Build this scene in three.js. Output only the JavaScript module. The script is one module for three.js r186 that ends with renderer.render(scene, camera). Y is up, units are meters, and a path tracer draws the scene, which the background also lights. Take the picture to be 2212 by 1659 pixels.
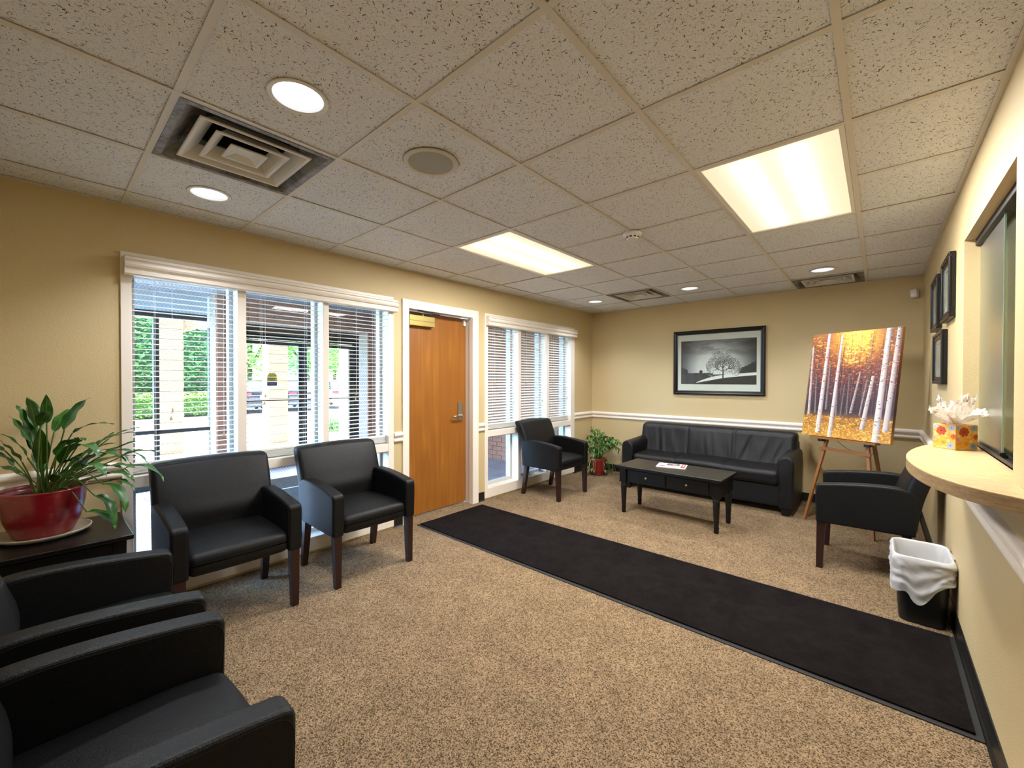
import * as THREE from 'three';
import { Sky } from 'three/addons/objects/Sky.js';
import { RectAreaLightUniformsLib } from 'three/addons/lights/RectAreaLightUniformsLib.js';
import { RoundedBoxGeometry } from 'three/addons/geometries/RoundedBoxGeometry.js';
import { mergeGeometries, mergeVertices, toCreasedNormals } from 'three/addons/utils/BufferGeometryUtils.js';

// ------------------------------------------------------------------ camera, sky, sun, exposure
const scene = new THREE.Scene();
const renderer = new THREE.WebGLRenderer({ antialias: true });
renderer.toneMapping = THREE.LinearToneMapping;
renderer.toneMappingExposure = 1.06;
renderer.shadowMap.enabled = true;
RectAreaLightUniformsLib.init();

const camera = new THREE.PerspectiveCamera(85.37, 2212 / 1659, 0.05, 200);
camera.position.set(3.391, 1.385, 5.776);
camera.rotation.order = 'YXZ';
camera.rotation.set(-0.0098, 0.7212, 0.0011);

const SUN = new THREE.Vector3(-0.62, 0.95, 0.75).normalize();
const sky = new Sky();
sky.scale.setScalar(1000);
sky.material.uniforms.turbidity.value = 10;
sky.material.uniforms.rayleigh.value = 0.45;
sky.material.uniforms.mieCoefficient.value = 0.004;
sky.material.uniforms.mieDirectionalG.value = 0.8;
sky.material.uniforms.sunPosition.value.copy(SUN);
sky.material.uniforms.cloudCoverage.value = 0.62; // bright broken cloud
sky.material.uniforms.cloudDensity.value = 0.6;
scene.add(sky);
scene.backgroundIntensity = 9.5;
const sun = new THREE.DirectionalLight(0xfff3e0, 15);
sun.position.copy(SUN).multiplyScalar(40);
sun.castShadow = true;
sun.shadow.camera.left = -25; sun.shadow.camera.right = 25; sun.shadow.camera.top = 25; sun.shadow.camera.bottom = -25; sun.shadow.camera.far = 120;
sun.shadow.mapSize.set(2048, 2048);
scene.add(sun, sun.target);

// room lamps: what each fitting gives off (the fittings are built further down)
const TROFFER = { color: 0xfffefc, strip: 82 };
const DOWNLIGHT = { color: 0xf2f6ff, intensity: 5 };
const RECEPTION = { color: 0xffd596, intensity: 20 };

// ------------------------------------------------------------------ helpers
let seed = 7;
const rnd = () => { seed = (seed + 0x6d2b79f5) | 0; let t = Math.imul(seed ^ (seed >>> 15), 1 | seed); t = (t + Math.imul(t ^ (t >>> 7), 61 | t)) ^ t; return ((t ^ (t >>> 14)) >>> 0) / 4294967296; };
const rr = (a, b) => a + (b - a) * rnd();
const V = (x, y, z) => new THREE.Vector3(x, y, z);
const clamp = (x, a, b) => Math.min(b, Math.max(a, x));
const sm = (a, b, x) => { const t = clamp((x - a) / (b - a), 0, 1); return t * t * (3 - 2 * t); };
const taken = new Map();
function numbered(name) { const n = taken.get(name) ?? 0; taken.set(name, n + 1); return n ? name + '_' + String(n).padStart(3, '0') : name; }
function shade(o) { o.castShadow = true; o.receiveShadow = true; return o; }
function obj(name, geo, mat, parent = scene) {
  const m = shade(new THREE.Mesh(Array.isArray(geo) ? mergeGeometries(geo.map(flat)) : geo, mat));
  m.name = parent === scene ? numbered(name) : name;
  parent.add(m);
  return m;
}
function flat(g) { const h = g.index ? g.toNonIndexed() : g.clone(); for (const k of Object.keys(h.attributes)) if (!['position', 'normal', 'uv'].includes(k)) h.deleteAttribute(k); if (!h.attributes.uv) metreUV(h); return h; }
function thing(name, label, category, pos = [0, 0, 0], turn = 0, group) {
  const g = new THREE.Group(); g.name = numbered(name); scene.add(g);
  g.position.set(...pos); g.rotation.y = turn;
  g.userData = { label, category }; if (group) g.userData.group = group;
  return g;
}
function tag(o, label, category, group) { o.userData = { label, category }; if (group) o.userData.group = group; return o; }
function structure(name, parent = scene) { const g = new THREE.Group(); g.name = numbered(name); g.userData = { kind: 'structure' }; parent.add(g); return g; }
function struct(name, geo, mat) { const m = obj(name, geo, mat); m.userData = { kind: 'structure' }; return m; }
// uv in metres, by the direction each vertex faces
function metreUV(g, s = 1) {
  const p = g.attributes.position; if (!g.attributes.normal) g.computeVertexNormals();
  const n = g.attributes.normal, uv = new Float32Array(p.count * 2);
  for (let i = 0; i < p.count; i++) {
    const x = Math.abs(n.getX(i)), y = Math.abs(n.getY(i)), z = Math.abs(n.getZ(i));
    const [u, v] = x >= y && x >= z ? [p.getZ(i), p.getY(i)] : y >= z ? [p.getX(i), p.getZ(i)] : [p.getX(i), p.getY(i)];
    uv[i * 2] = u * s; uv[i * 2 + 1] = v * s;
  }
  g.setAttribute('uv', new THREE.BufferAttribute(uv, 2));
  return g;
}
const at = (g, x = 0, y = 0, z = 0) => g.translate(x, y, z);
const box = (x0, x1, y0, y1, z0, z1) => metreUV(at(new THREE.BoxGeometry(x1 - x0, y1 - y0, z1 - z0), (x0 + x1) / 2, (y0 + y1) / 2, (z0 + z1) / 2));
const rbox = (x0, x1, y0, y1, z0, z1, r = 0.004, s = 2) => metreUV(at(new RoundedBoxGeometry(x1 - x0, y1 - y0, z1 - z0, s, Math.min(r, (x1 - x0) / 2.01, (y1 - y0) / 2.01, (z1 - z0) / 2.01)), (x0 + x1) / 2, (y0 + y1) / 2, (z0 + z1) / 2));
const lathe = (pts, n = 32) => { const g = new THREE.LatheGeometry(pts.map(([r, y]) => new THREE.Vector2(r, y)), n); return g; };
function tube(pts, r, n = 16, k = 6) { return new THREE.TubeGeometry(new THREE.CatmullRomCurve3(pts.map((p) => (p.isVector3 ? p : V(...p)))), n, r, k, false); }
function bar(a, b, w, d = w) { // a straight square bar from a to b
  const A = V(...a), B = V(...b), dir = B.clone().sub(A), g = new THREE.BoxGeometry(w, dir.length(), d);
  g.applyQuaternion(new THREE.Quaternion().setFromUnitVectors(V(0, 1, 0), dir.clone().normalize()));
  g.translate((A.x + B.x) / 2, (A.y + B.y) / 2, (A.z + B.z) / 2);
  return g;
}
function taperedLeg(x0, y0, z0, w0, x1, y1, z1, w1) { // square leg from bottom (0) to top (1)
  const g = new THREE.CylinderGeometry(w1 * 0.7071, w0 * 0.7071, 1, 4, 1); g.rotateY(Math.PI / 4);
  const p = g.attributes.position;
  for (let i = 0; i < p.count; i++) { const t = p.getY(i) + 0.5; p.setXYZ(i, p.getX(i) + x0 + (x1 - x0) * t, y0 + (y1 - y0) * t, p.getZ(i) + z0 + (z1 - z0) * t); }
  return toCreasedNormals(g, 0.5);
}
function extrude(shape, depth, bevel = 0, seg = 2, curve = 10) {
  const g = new THREE.ExtrudeGeometry(shape, { depth: depth - 2 * bevel, bevelEnabled: bevel > 0, bevelThickness: bevel, bevelSize: bevel, bevelOffset: -bevel, bevelSegments: seg, curveSegments: curve });
  g.translate(0, 0, bevel);
  return g;
}
const poly = (pts) => new THREE.Shape(pts.map(([x, y]) => new THREE.Vector2(x, y)));
// a moulding with the profile (out, up) run along a wall from a to b (x, z)
function run(profile, a, b, out) {
  let [A, B] = [V(a[0], 0, a[1]), V(b[0], 0, b[1])];
  const O = V(out[0], 0, out[1]), U = V(0, 1, 0);
  if (O.clone().cross(U).dot(B.clone().sub(A)) < 0) [A, B] = [B, A];
  const D = B.clone().sub(A), g = new THREE.ExtrudeGeometry(poly(profile), { depth: D.length(), bevelEnabled: false });
  g.applyMatrix4(new THREE.Matrix4().makeBasis(O, U, D.normalize()).setPosition(A));
  return metreUV(toCreasedNormals(g, 0.6));
}
// a padded block with rounded edges; bend(v) moves its points, then normals are smoothed
function pad(w, h, d, r, bend, n = 10, k = 4) {
  const axis = (half) => { const a = []; for (let i = 0; i <= k; i++) a.push(-half + r * (1 - Math.cos((i / k) * Math.PI / 2) ) ); for (let i = 1; i < n; i++) a.push(-half + r + (2 * half - 2 * r) * (i / n)); for (let i = 0; i <= k; i++) a.push(half - r + r * Math.sin((i / k) * Math.PI / 2)); return a; };
  const H = [w / 2, h / 2, d / 2], ax = H.map(axis), m = ax[0].length - 1;
  const g = new THREE.BoxGeometry(2, 2, 2, m, m, m), p = g.attributes.position, v = V(0, 0, 0), c = V(0, 0, 0);
  for (let i = 0; i < p.count; i++) {
    const q = [p.getX(i), p.getY(i), p.getZ(i)].map((t, j) => ax[j][Math.round((t + 1) / 2 * m)]);
    v.set(...q); c.set(...q.map((t, j) => clamp(t, -H[j] + r, H[j] - r)));
    v.sub(c); if (v.lengthSq() > 0) v.setLength(r); v.add(c);
    p.setXYZ(i, v.x, v.y, v.z);
  }
  g.deleteAttribute('uv'); g.deleteAttribute('normal');
  const q = mergeVertices(g, 1e-5), P = q.attributes.position;
  if (bend) for (let i = 0; i < P.count; i++) { v.fromBufferAttribute(P, i); bend(v); P.setXYZ(i, v.x, v.y, v.z); }
  q.computeVertexNormals();
  return metreUV(q);
}
// ------------------------------------------------------------------ textures
function grid(period) { const a = new Float32Array(period * period); for (let i = 0; i < a.length; i++) a[i] = rnd(); return a; }
function noiseField(px, py = px) { const a = new Float32Array(px * py); for (let i = 0; i < a.length; i++) a[i] = rnd(); return (u, v) => { // u, v in 0..1, wraps
  const x = u * px, y = v * py, xi = Math.floor(x), yi = Math.floor(y), fx = x - xi, fy = y - yi, sx = fx * fx * (3 - 2 * fx), sy = fy * fy * (3 - 2 * fy);
  const g = (i, j) => a[(((j % py) + py) % py) * px + (((i % px) + px) % px)];
  return (g(xi, yi) * (1 - sx) + g(xi + 1, yi) * sx) * (1 - sy) + (g(xi, yi + 1) * (1 - sx) + g(xi + 1, yi + 1) * sx) * sy; }; }
function dataTex(w, h, f, srgb = true, repeat) {
  const d = new Uint8Array(w * h * 4);
  for (let y = 0; y < h; y++) for (let x = 0; x < w; x++) { const c = f((x + 0.5) / w, (y + 0.5) / h), o = (y * w + x) * 4; for (let k = 0; k < 3; k++) d[o + k] = clamp(Array.isArray(c) ? c[k] : c, 0, 255); d[o + 3] = 255; }
  const t = new THREE.DataTexture(d, w, h); t.wrapS = t.wrapT = THREE.RepeatWrapping; t.magFilter = THREE.LinearFilter; t.minFilter = THREE.LinearMipmapLinearFilter; t.generateMipmaps = true;
  if (srgb) t.colorSpace = THREE.SRGBColorSpace; if (repeat) t.repeat.set(...repeat); t.needsUpdate = true;
  return t;
}
function canvasTex(w, h, draw, srgb = true) {
  const c = document.createElement('canvas'); c.width = w; c.height = h; draw(c.getContext('2d'), w, h);
  const t = new THREE.CanvasTexture(c); t.wrapS = t.wrapT = THREE.RepeatWrapping; if (srgb) t.colorSpace = THREE.SRGBColorSpace; return t;
}
const mix = (a, b, t) => a.map((x, i) => x + (b[i] - x) * t);
const std = (color, roughness = 0.6, more = {}) => new THREE.MeshStandardMaterial({ color, roughness, ...more });
const phys = (color, roughness = 0.6, more = {}) => new THREE.MeshPhysicalMaterial({ color, roughness, ...more });

const carpetN = [noiseField(420), noiseField(230), noiseField(60), noiseField(9)];
const carpetTex = dataTex(1024, 1024, (u, v) => {
  const a = carpetN[0](u, v) * 0.5 + carpetN[1](u, v) * 0.5, b = carpetN[2](u, v) * 0.3 + carpetN[3](u, v) * 0.3;
  const t = clamp((a - 0.5) * 2.2 + 0.55, 0, 1), c = t < 0.35 ? mix([70, 56, 40], [124, 102, 76], t / 0.35) : mix([124, 102, 76], [160, 137, 108], (t - 0.35) / 0.65);
  return c.map((x) => x * (0.88 + b * 0.36));
}, true, [1, 1]);
const carpetBump = dataTex(1024, 1024, (u, v) => 255 * (carpetN[0](u, v) * 0.55 + carpetN[1](u, v) * 0.45), false);
const matN = [noiseField(260), noiseField(24), noiseField(7)];
const matTex = dataTex(1024, 1024, (u, v) => { const t = matN[0](u, v) * 0.5 + matN[1](u, v) * 0.35 + matN[2](u, v) * 0.3; return mix([14, 11, 11], [34, 29, 28], clamp(t * 1.1 - 0.1, 0, 1)); });
const matBump = dataTex(512, 512, (u, v) => 255 * (matN[0](u, v) * 0.8 + matN[1](u, v) * 0.2), false);
const paintN = [noiseField(190), noiseField(70)];
const paintBump = dataTex(512, 512, (u, v) => 255 * sm(0.35, 0.8, paintN[0](u, v) * 0.5 + paintN[1](u, v) * 0.5), false);
const tileTex = canvasTex(1024, 1024, (c, w, h) => {
  c.fillStyle = '#e1e4e9'; c.fillRect(0, 0, w, h);
  for (let i = 0; i < 26000; i++) { const g = rr(0, 1); c.fillStyle = g < 0.5 ? 'rgba(150,140,128,0.5)' : 'rgba(240,236,228,0.5)'; const s = rr(1, 3.2); c.fillRect(rr(0, w), rr(0, h), s, s); }
  for (let i = 0; i < 3400; i++) { c.fillStyle = `rgba(96,86,76,${rr(0.35, 0.9)})`; c.beginPath(); c.arc(rr(0, w), rr(0, h), rr(0.9, 2.2), 0, 7); c.fill(); }
  c.lineCap = 'round';
  for (let i = 0; i < 640; i++) { const x = rr(0, w), y = rr(0, h), a = rr(0, Math.PI), l = rr(5, 17), b = a + rr(-0.7, 0.7); c.strokeStyle = `rgba(70,61,53,${rr(0.7, 1)})`; c.lineWidth = rr(2, 4.6); for (const [ox, oy] of [[0, 0], [w, 0], [-w, 0], [0, h], [0, -h]]) { c.beginPath(); c.moveTo(x + ox, y + oy); c.quadraticCurveTo(x + ox + Math.cos(a) * l * 0.5, y + oy + Math.sin(a) * l * 0.5, x + ox + Math.cos(a) * l * 0.5 + Math.cos(b) * l * 0.5, y + oy + Math.sin(a) * l * 0.5 + Math.sin(b) * l * 0.5); c.stroke(); } }
});
const leatherN = [noiseField(170), noiseField(60), noiseField(12)];
const leatherBump = dataTex(512, 512, (u, v) => 255 * (Math.abs(leatherN[0](u, v) - 0.5) * 1.1 + leatherN[1](u, v) * 0.35), false, [4, 4]);
const doorN = [noiseField(60, 5), noiseField(14, 2), noiseField(220, 12), noiseField(9, 9)];
const doorTex = dataTex(512, 1024, (u, v) => {
  const bend = (doorN[1](u, v * 0.5) - 0.5) * 0.16, g = doorN[0](u + bend, v * 0.6) * 0.5 + doorN[2](u + bend * 0.5, v) * 0.22 + doorN[3](u, v) * 0.35;
  const ring = 0.5 + 0.5 * Math.sin((u * 5 + bend * 9 + doorN[1](u, v) * 2.2) * 6.283);
  return mix(mix([132, 78, 20], [170, 112, 42], clamp(g, 0, 1)), [138, 82, 26], 0.1 + 0.5 * ring);
}, true);
const lamN = [noiseField(14, 120), noiseField(40, 40), noiseField(5, 160)];
const laminateTex = dataTex(512, 512, (u, v) => { const g = lamN[0](u, v) * 0.45 + lamN[1](u, v) * 0.25 + lamN[2](u, v) * 0.4; return mix([178, 146, 104], [222, 194, 150], clamp(g * 1.3 - 0.2, 0, 1)); });
const brickN = [noiseField(40), noiseField(90)];
const brickTex = dataTex(256, 256, (u, v) => mix([118, 72, 54], [176, 122, 92], brickN[0](u, v) * 0.6 + brickN[1](u, v) * 0.4));
const stoneTex = dataTex(256, 256, (u, v) => mix([206, 172, 124], [246, 222, 178], brickN[0](u, v) * 0.55 + brickN[1](u, v) * 0.45));
const stoneBump = dataTex(256, 256, (u, v) => 255 * (brickN[0](u, v) * 0.7 + brickN[1](u, v) * 0.3), false);

const tiled = (t, sx, sy = sx) => { const c = t.clone(); c.repeat.set(sx, sy); c.needsUpdate = true; return c; };
const M = {
  carpet: phys(0xffffff, 1, { specularIntensity: 0.25, map: carpetTex, bumpMap: carpetBump, bumpScale: 0.006 }),
  mat: phys(0xffffff, 0.95, { specularIntensity: 0.15, map: tiled(matTex, 1.2), bumpMap: tiled(matBump, 2.4), bumpScale: 0.004 }),
  rubber: std(0x1c1b1b, 0.6),
  wall: std(0xc9b487, 0.55, { bumpMap: tiled(paintBump, 3.4), bumpScale: 0.0004 }),
  tile: std(0xffffff, 0.95, { map: tileTex, bumpMap: tileTex, bumpScale: 0.002 }),
  grid: std(0xd4cfc6, 0.5), whiteMetal: std(0xe4e2dc, 0.45),
  trim: std(0xece3d6, 0.4), vinyl: std(0xc9cccd, 0.4), blind: phys(0xf2f0ea, 0.45),
  base: std(0x15130f, 0.4),
  leather: phys(0x060708, 0.47, { bumpMap: leatherBump, bumpScale: 0.0008, specularIntensity: 0.58 }),
  sofaLeather: phys(0x07080b, 0.42, { bumpMap: leatherBump, bumpScale: 0.001, specularIntensity: 0.8 }),
  seam: std(0x040405, 0.8),
  cherry: phys(0x260d0a, 0.4), blackWood: phys(0x070606, 0.35, { clearcoat: 0.15, clearcoatRoughness: 0.3, specularIntensity: 0.7 }),
  brass: std(0xad9a58, 0.42, { metalness: 0.6 }), oldBrass: std(0x8b7a55, 0.4, { metalness: 0.9 }), chrome: std(0xb9b9b6, 0.3, { metalness: 1 }), dark: std(0x141414, 0.5),
  door: phys(0xffffff, 0.4, { map: doorTex, clearcoat: 0.25, clearcoatRoughness: 0.3 }),
  glass: phys(0xf4faf7, 0.02, { transmission: 1, thickness: 0, ior: 1.5 }),
  greenGlass: phys(0xaabba6, 0.3, { transmission: 1, thickness: 0, ior: 1.5 }),
  glassEdge: phys(0x86a292, 0.2),
  laminate: std(0xffffff, 0.35, { map: tiled(laminateTex, 2.4, 2.4) }),
  brick: std(0xffffff, 0.9, { map: tiled(brickTex, 3) }), mortar: std(0x8d8276, 0.95),
  stone: std(0xffffff, 0.95, { map: tiled(stoneTex, 2), bumpMap: tiled(stoneBump, 4), bumpScale: 0.02 }),
  bronze: std(0x1b1a1a, 0.45, { metalness: 0.4 }),
  vestTile: phys(0x767b84, 0.28), grout: std(0x3a3c40, 0.9), greyPaint: std(0xbfc3c8, 0.7),
  redGlaze: phys(0x5a0712, 0.3, { clearcoat: 0.6, clearcoatRoughness: 0.2 }), soil: std(0x20150d, 1), saucer: std(0xb3a893, 0.6), terra: std(0x7c1c16, 0.5),
  plastic: std(0xdedad2, 0.45), blackPlastic: std(0x0d0d0e, 0.42),
};

// ------------------------------------------------------------------ room shell
const W = 3.725, D = 6.1, H = 2.43, TH = 0.16;
struct('floor', box(-0.17, W + 0.1, -0.1, 0, -0.1, D + 0.1), M.carpet);
{ // left wall with the openings of two windows and a door
  const s = poly([[0, 0], [2.545, 0], [2.545, 2.1], [3.465, 2.1], [3.465, 0], [D, 0], [D, 2.9], [0, 2.9]]);
  for (const [a, b, y0, y1] of [[0.56, 2.375, 0.04, 2.12], [3.625, 5.42, 0.04, 2.12]]) s.holes.push(poly([[a, y0], [b, y0], [b, y1], [a, y1]]));
  const g = extrude(s, TH); g.applyMatrix4(new THREE.Matrix4().makeBasis(V(0, 0, 1), V(0, 1, 0), V(-1, 0, 0)));
  struct('wall_left', metreUV(g), M.wall);
}
struct('wall_back', box(-TH, W + 0.14, 0, 2.9, -0.14, 0), M.wall);
const OP = { z0: 2.57, z1: 3.67, y0: 1.055, y1: 2.115 };
{
  const s = poly([[0, 0], [D, 0], [D, 2.9], [0, 2.9]]);
  s.holes.push(poly([[OP.z0, OP.y0 - 0.045], [OP.z1, OP.y0 - 0.045], [OP.z1, OP.y1], [OP.z0, OP.y1]]));
  const g = extrude(s, 0.15); g.applyMatrix4(new THREE.Matrix4().makeBasis(V(0, 0, 1), V(0, 1, 0), V(-1, 0, 0))); g.translate(W + 0.15, 0, 0);
  struct('wall_right', metreUV(g), M.wall);
}
struct('wall_front', box(-TH, W + 0.14, 0, 2.9, D, D + 0.14), M.wall);
// black cove base
const cove = [[0, 0], [0.016, 0], [0.006, 0.012], [0.004, 0.1], [0, 0.102]];
{
  const parts = [run(cove, [0, 0], [0, 0.53], [1, 0]), run(cove, [0, 2.405], [0, 2.505], [1, 0]), run(cove, [0, 3.5], [0, 3.595], [1, 0]), run(cove, [0, 5.45], [0, D], [1, 0])];
  struct('baseboard_left', parts, M.base);
  struct('baseboard_back', run(cove, [0, 0], [W, 0], [0, 1]), M.base);
  struct('baseboard_right', run(cove, [W, 0], [W, D], [-1, 0]), M.base);
  struct('baseboard_front', run(cove, [0, D], [W, D], [0, -1]), M.base);
}
// white chair rail of two beads
const rail = [[0, 0.8], [0.008, 0.8]];
for (let i = 0; i <= 8; i++) { const a = -Math.PI / 2 + Math.PI * i / 8; rail.push([0.009 + 0.013 * Math.cos(a), 0.817 + 0.016 * Math.sin(a)]); }
rail.push([0.01, 0.838], [0.01, 0.846]);
for (let i = 0; i <= 8; i++) { const a = -Math.PI / 2 + Math.PI * i / 8; rail.push([0.01 + 0.019 * Math.cos(a), 0.87 + 0.022 * Math.sin(a)]); }
rail.push([0, 0.895]);
{
  const t = [['trim_1', [[[0, 0], [0, 0.53]], [[0, 2.405], [0, 2.505]], [[0, 3.5], [0, 3.595]], [[0, 5.45], [0, D]]], [1, 0]], ['trim_2', [[[0, 0], [W, 0]]], [0, 1]], ['trim_3', [[[W, 0], [W, D]]], [-1, 0]]];
  for (const [n, runs, out] of t) struct(n, runs.map(([a, b]) => run(rail, a, b, out)), M.trim);
}

// ------------------------------------------------------------------ ceiling: tiles lying in a metal grid
const U = 0.6096, GX = [...Array(6)].map((_, i) => (i + 1) * U - 0.365), GZ = [...Array(10)].map((_, j) => j * U + 0.56);
const ceiling = structure('ceiling');
obj('deck', box(-TH, W + 0.14, 2.78, 2.9, -0.14, D + 0.14), M.greyPaint, ceiling);
const edgesX = [0, ...GX, W], edgesZ = [0, ...GZ, D].filter((z) => z <= D);
const cellX = [...Array(7)].map((_, i) => (edgesX[i] + edgesX[i + 1]) / 2);
const LIGHTS = [[2, 4], [5, 4]];        // (column, row of the first of two cells)
const DIFFUSERS = [[2, 8], [2, 1], [5, 0]], DOWN = [[1, 8], [3, 8], [1, 1], [3, 1], [5, 1]];
{
  const key = (i, j) => i + ',' + j, open = new Set(), holes = new Set(DOWN.map(([i, j]) => key(i, j)));
  for (const [i, j] of LIGHTS) { open.add(key(i, j)); open.add(key(i, j + 1)); }
  for (const [i, j] of DIFFUSERS) open.add(key(i, j));
  const cache = new Map();
  const tileGeo = (w, d, hole, turn) => {
    const k = [w.toFixed(3), d.toFixed(3), hole, turn].join();
    if (!cache.has(k)) {
      const s = poly([[-w / 2, -d / 2], [w / 2, -d / 2], [w / 2, d / 2], [-w / 2, d / 2]]);
      if (hole) { const c = new THREE.Path(); c.absarc(0, 0, 0.092, 0, Math.PI * 2); s.holes.push(c); }
      const g = new THREE.ExtrudeGeometry(s, { depth: 0.016, bevelEnabled: false, curveSegments: 24 }); g.rotateX(Math.PI / 2); g.translate(0, 0.016, 0);
      metreUV(g, 1 / U);
      const uv = g.attributes.uv; for (let n = 0; n < uv.count; n++) { const a = uv.getX(n) + 0.5, b = uv.getY(n) + 0.5; const [x, y] = [[a, b], [b, a], [1 - a, b], [b, 1 - a]][turn]; uv.setXY(n, x, y); }
      cache.set(k, g);
    }
    return cache.get(k);
  };
  for (let i = 0; i < 7; i++) for (let j = 0; j < edgesZ.length - 1; j++) {
    if (open.has(key(i, j))) continue;
    const w = edgesX[i + 1] - edgesX[i] - 0.012, d = edgesZ[j + 1] - edgesZ[j] - 0.012;
    const m = obj('tile', tileGeo(w, d, holes.has(key(i, j)), Math.floor(rnd() * 4)), M.tile, ceiling);
    m.position.set(cellX[i], H + 0.003 + rr(0, 0.002), (edgesZ[j] + edgesZ[j + 1]) / 2);
  }
  for (const x of GX) obj('grid_bar', box(x - 0.012, x + 0.012, H - 0.0015, H + 0.0012, 0, D), M.grid, ceiling);
  for (const x of GX) obj('grid_web', box(x - 0.001, x + 0.001, H + 0.0012, H + 0.035, 0, D), M.grid, ceiling);
  for (let j = 0; j < GZ.length; j++) if (GZ[j] < D) for (let i = 0; i < 7; i++) {
    if (LIGHTS.some(([a, b]) => a === i && b + 1 === j + 1 )) continue;
    const a = edgesX[i] + (i ? 0.012 : 0), b = edgesX[i + 1] - (i < 6 ? 0.012 : 0);
    obj('grid_bar', box(a, b, H - 0.001, H + 0.0012, GZ[j] - 0.012, GZ[j] + 0.012), M.grid, ceiling);
  }
  const ang = 0.02;
  for (const b of [[0, ang, 0, D], [W - ang, W, 0, D], [ang, W - ang, 0, ang], [ang, W - ang, D - ang, D]]) obj('wall_angle', box(b[0], b[1], H - 0.0015, H + 0.0012, b[2], b[3]), M.grid, ceiling);
}
// fluorescent troffers
{
  const lensTex = dataTex(64, 128, (u, v) => { const s = Math.exp(-(((u - 0.31) / 0.14) ** 2)) + Math.exp(-(((u - 0.69) / 0.14) ** 2)); const e = sm(0, 0.07, v) * sm(0, 0.07, 1 - v); const k = clamp(s, 0, 1) * (0.35 + 0.65 * e); return mix([206, 190, 160], [255, 255, 252], k); }, true);
  const lens = new THREE.MeshStandardMaterial({ color: 0xe8e2d4, roughness: 0.35, emissive: 0xffffff, emissiveMap: lensTex, emissiveIntensity: 1.15 });
  LIGHTS.forEach(([i, j], n) => {
    const x0 = edgesX[i], x1 = edgesX[i + 1], z0 = edgesZ[j], z1 = edgesZ[j + 2], cx = (x0 + x1) / 2, cz = (z0 + z1) / 2;
    const t = thing('ceiling_light', n ? 'lit ceiling light panel above the mat end near the reception window' : 'lit ceiling light panel in front of the wooden door and window', 'ceiling light', [cx, H, cz], 0, 'fluorescent ceiling panels');
    const w = x1 - x0 - 0.026, d = z1 - z0 - 0.026, k = 0.02;
    obj('frame', [box(-w / 2, -w / 2 + k, 0, 0.012, -d / 2, d / 2), box(w / 2 - k, w / 2, 0, 0.012, -d / 2, d / 2), box(-w / 2 + k, w / 2 - k, 0, 0.012, -d / 2, -d / 2 + k), box(-w / 2 + k, w / 2 - k, 0, 0.012, d / 2 - k, d / 2)], M.whiteMetal, t);
    obj('housing', [box(-w / 2, w / 2, 0.1, 0.104, -d / 2, d / 2), box(-w / 2, -w / 2 + 0.004, 0.012, 0.1, -d / 2, d / 2), box(w / 2 - 0.004, w / 2, 0.012, 0.1, -d / 2, d / 2), box(-w / 2, w / 2, 0.012, 0.1, -d / 2, -d / 2 + 0.004), box(-w / 2, w / 2, 0.012, 0.1, d / 2 - 0.004, d / 2)], M.whiteMetal, t);
    const g = new THREE.PlaneGeometry(w - 2 * k, d - 2 * k); g.rotateX(Math.PI / 2); g.translate(0, 0.006, 0);
    obj('lamp_lens', g, lens, t);
    for (const u of [-0.19, 0.19]) {
      const a = new THREE.RectAreaLight(TROFFER.color, TROFFER.strip, 0.13, d - 0.16);
      a.position.set(u * (w - 2 * k), 0.003, 0); a.rotation.x = -Math.PI / 2; a.name = 'tube_glow'; t.add(a);
    }
  });
}
// recessed downlights
{
  const glow = new THREE.MeshStandardMaterial({ color: 0xffffff, emissive: 0xf4f7ff, emissiveIntensity: 9 });
  const names = { '1,8': 'lit recessed downlight near the wall above the left window', '3,8': 'large-looking lit recessed downlight beside the square air diffuser', '1,1': 'lit recessed downlight in the far corner above the potted plant', '3,1': 'lit recessed downlight above the sofa and tree picture', '5,1': 'lit recessed downlight beside the vent above the easel' };
  for (const [i, j] of DOWN) {
    const t = thing('recessed_downlight', names[i + ',' + j], 'downlight', [cellX[i], H, (edgesZ[j] + edgesZ[j + 1]) / 2], 0, 'recessed downlights');
    obj('trim_ring', lathe([[0.086, 0.0], [0.09, -0.004], [0.1, -0.003], [0.104, 0.0], [0.1, 0.0015], [0.086, 0.0]], 40), M.whiteMetal, t);
    obj('reflector', lathe([[0.087, 0], [0.084, 0.02], [0.076, 0.06], [0.068, 0.075], [0.07, 0.077], [0.09, 0.03], [0.091, 0]], 40), std(0xb9b9b8, 0.3), t);
    const g = new THREE.CircleGeometry(0.069, 32); g.rotateX(Math.PI / 2); g.translate(0, 0.07, 0);
    obj('lamp_lens', g, glow, t);
    const s = new THREE.SpotLight(DOWNLIGHT.color, DOWNLIGHT.intensity, 0, 1.05, 0.7, 2); s.position.set(0, -0.001, 0); s.target.position.set(0, -1, 0); s.shadow.radius = 3; s.castShadow = true; s.name = 'downlight_beam'; t.add(s, s.target);
  }
}
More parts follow.
